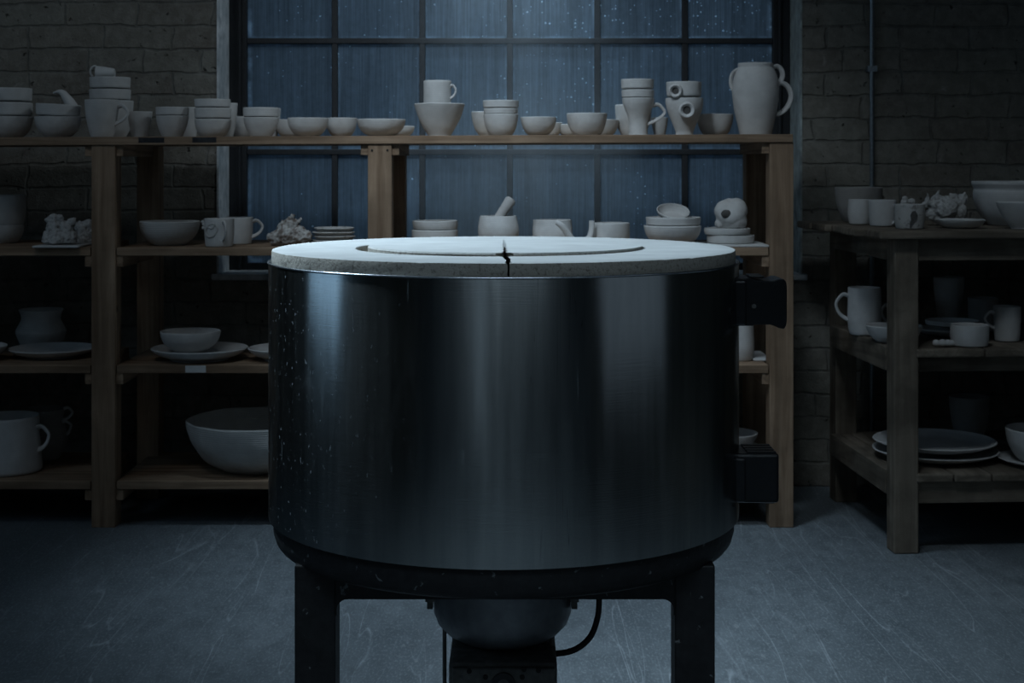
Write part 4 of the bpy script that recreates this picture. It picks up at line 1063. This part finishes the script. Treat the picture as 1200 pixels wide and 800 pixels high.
# ================================================================ HAZE above the kiln
def haze():
    m, nt, out = new_mat('drifting_haze'); N = NT(nt)
    oc = N.coords((1, 1, 1)); sep = N.n('ShaderNodeSeparateXYZ', i_0=oc)
    r = N.math('ABSOLUTE', N.math('DIVIDE', N.math('SUBTRACT', sep.outputs[0], N.math('MULTIPLY', N.math('SUBTRACT', N.noise(N.coords((1, 1, 1)), 1.3, 2), .5), .35)), .66))
    fall = N.ramp(r, [(0.0, 1.0), (0.4, 0.55), (0.95, 0.0)])
    zf = N.ramp(N.math('DIVIDE', sep.outputs[2], 2.0), [(0.0, 0.7), (0.14, 1.0), (0.30, 0.75), (0.42, .35), (.6, .6), (1.0, .6)])
    n = N.noise(N.coords((3.4, 3.4, 1.1)), 1.0, 4, 0.55, 0.8)
    d = N.math('MULTIPLY', N.math('MULTIPLY', fall, zf), N.math('MULTIPLY', N.ramp(n, [(0.3, 0.15), (0.75, 1.0)]), HAZE_D))
    v = N.n('ShaderNodeVolumeScatter', i_Density=d, i_Anisotropy=0.0); v.inputs['Color'].default_value = (.80, .91, 1, 1)
    N.link(v.outputs[0], out.inputs['Volume'])
    bm = bmesh.new(); lathe(bm, [(0, 0), (.62, 0), (.66, .5), (.66, 1.6), (.62, 2.0), (0, 2.0)], 32)
    for q in bm.verts: q.co.y *= .145 / .66
    o = finish(bm, 'haze', m, None, (.03, 6.345, OZ0 + .005)); tag(o, 'faint pale haze drifting before the middle window panes behind the shelf', 'haze', None, 'stuff')
HAZE_D = 2.6
haze()

# ================================================================ LIGHT
def light(name, kind, loc, power, col, target=None, **kw):
    l = bpy.data.lights.new(name, kind); l.energy = power; l.color = col
    for k, v in kw.items(): setattr(l, k, v)
    o = bpy.data.objects.new(name, l); COL.objects.link(o); o.location = loc
    if target is not None:
        o.rotation_euler = (Vector(target) - Vector(loc)).to_track_quat('-Z', 'Y').to_euler()
    return o
COOL = (0.72, 0.87, 1.0)
light('lid_spot', 'SPOT', (-1.6, 3.5, 2.75), 290, (.66, .85, 1.0), (.05, 3.35, 1.18), spot_size=math.radians(58), spot_blend=1.0, shadow_soft_size=.2)
light('shelf_spot', 'SPOT', (-.65, 3.6, 3.6), 185, COOL, (-.12, 5.7, 1.75), spot_size=math.radians(48), spot_blend=1.0, shadow_soft_size=.3)
light('wall_spot', 'SPOT', (-1.9, 3.3, 3.8), 28, (.80, .90, 1.0), (-1.2, 6.3, 2.0), spot_size=math.radians(80), spot_blend=1.0, shadow_soft_size=.4)  # extra spot added to lift the upper-left bricks and left-hand pots
light('table_spot', 'SPOT', (.45, 3.1, 3.85), 64, (.72, .87, 1.0), (1.6, 5.35, .95), spot_size=math.radians(42), spot_blend=1.0, shadow_soft_size=.3)  # added fill for the table wood and its pots, no actual fixture
light('reveal_spot', 'SPOT', (1.1, 5.3, 3.4), 42, (.72, .88, 1.0), (-1.3, 6.42, 1.55), spot_size=math.radians(44), spot_blend=1.0, shadow_soft_size=.15)  # added to brighten the left window reveal and the bricks beside it
light('beam_spot', 'SPOT', (.05, 4.5, 3.85), 260, (.62, .82, 1.0), (0.05, 4.75, 1.2), spot_size=math.radians(50), spot_blend=1.0, shadow_soft_size=.2)
light('window_spot', 'SPOT', (.05, 5.75, 3.9), 270, (.60, .82, 1.0), (0.03, 6.40, 1.2), spot_size=math.radians(34), spot_blend=1.0, shadow_soft_size=.15)  # added to light up the haze before the middle panes
light('left_strip', 'AREA', (-3.9, 3.05, 2.75), 8.5, (.42, .70, 1.0), (-.3, 2.8, 1.4), shape='RECTANGLE', size=1.5, size_y=2.2)
light('right_panel', 'AREA', (3.3, 1.25, 2.6), 2.1, (.62, .80, 1.0), (0, 3.1, 1.2), shape='RECTANGLE', size=2.4, size_y=2.4)
light('centre_panel', 'AREA', (-1.0, -2.2, 2.4), .5, (.62, .82, 1.0), (-.3, 3.1, 1.2), shape='RECTANGLE', size=.42, size_y=2.6)
light('rear_wash', 'AREA', (0, -1.3, 3.8), 6, (.72, .87, 1.0), (0, -2.6, 1.4), shape='RECTANGLE', size=3.0, size_y=.5)  # added wash on the unseen front wall, for soft fill and steel reflections
light('front_floor_fill', 'AREA', (0, -.3, 3.9), 24, (.66, .85, 1.0), (0, .2, 0), shape='RECTANGLE', size=2.6, size_y=1.4, spread=math.radians(95))  # added fill on the floor ahead of the kiln, mirrored in its steel
light('pane_backlight', 'AREA', (.08, 7.7, 2.8), 3.3, (.72, .87, 1.0), (.08, YG, 2.2), shape='RECTANGLE', size=.9, size_y=.9)  # added backlight close behind the glass, brightens the upper middle panes

w = bpy.data.worlds.new('night'); SC.world = w; w.use_nodes = True
bg = w.node_tree.nodes['Background']; bg.inputs[0].default_value = (.35, .55, .8, 1); bg.inputs[1].default_value = .05

# ================================================================ CAMERA
cam = bpy.data.cameras.new('camera'); co = bpy.data.objects.new('camera', cam); COL.objects.link(co)
co.location = (0, 0, HC); co.rotation_euler = (PI / 2, 0, 0)
cam.sensor_width = 36; cam.sensor_fit = 'HORIZONTAL'; cam.lens = FOC / 1200 * 36
cam.shift_y = -(400 - HOR) / 1200; cam.shift_x = 0
cam.clip_start = .05
cam.dof.use_dof = True; cam.dof.focus_distance = 2.9; cam.dof.aperture_fstop = 13
SC.camera = co
SC.view_settings.view_transform = 'Standard'; SC.view_settings.look = 'None'; SC.view_settings.exposure = 0.0; SC.view_settings.gamma = 1.0
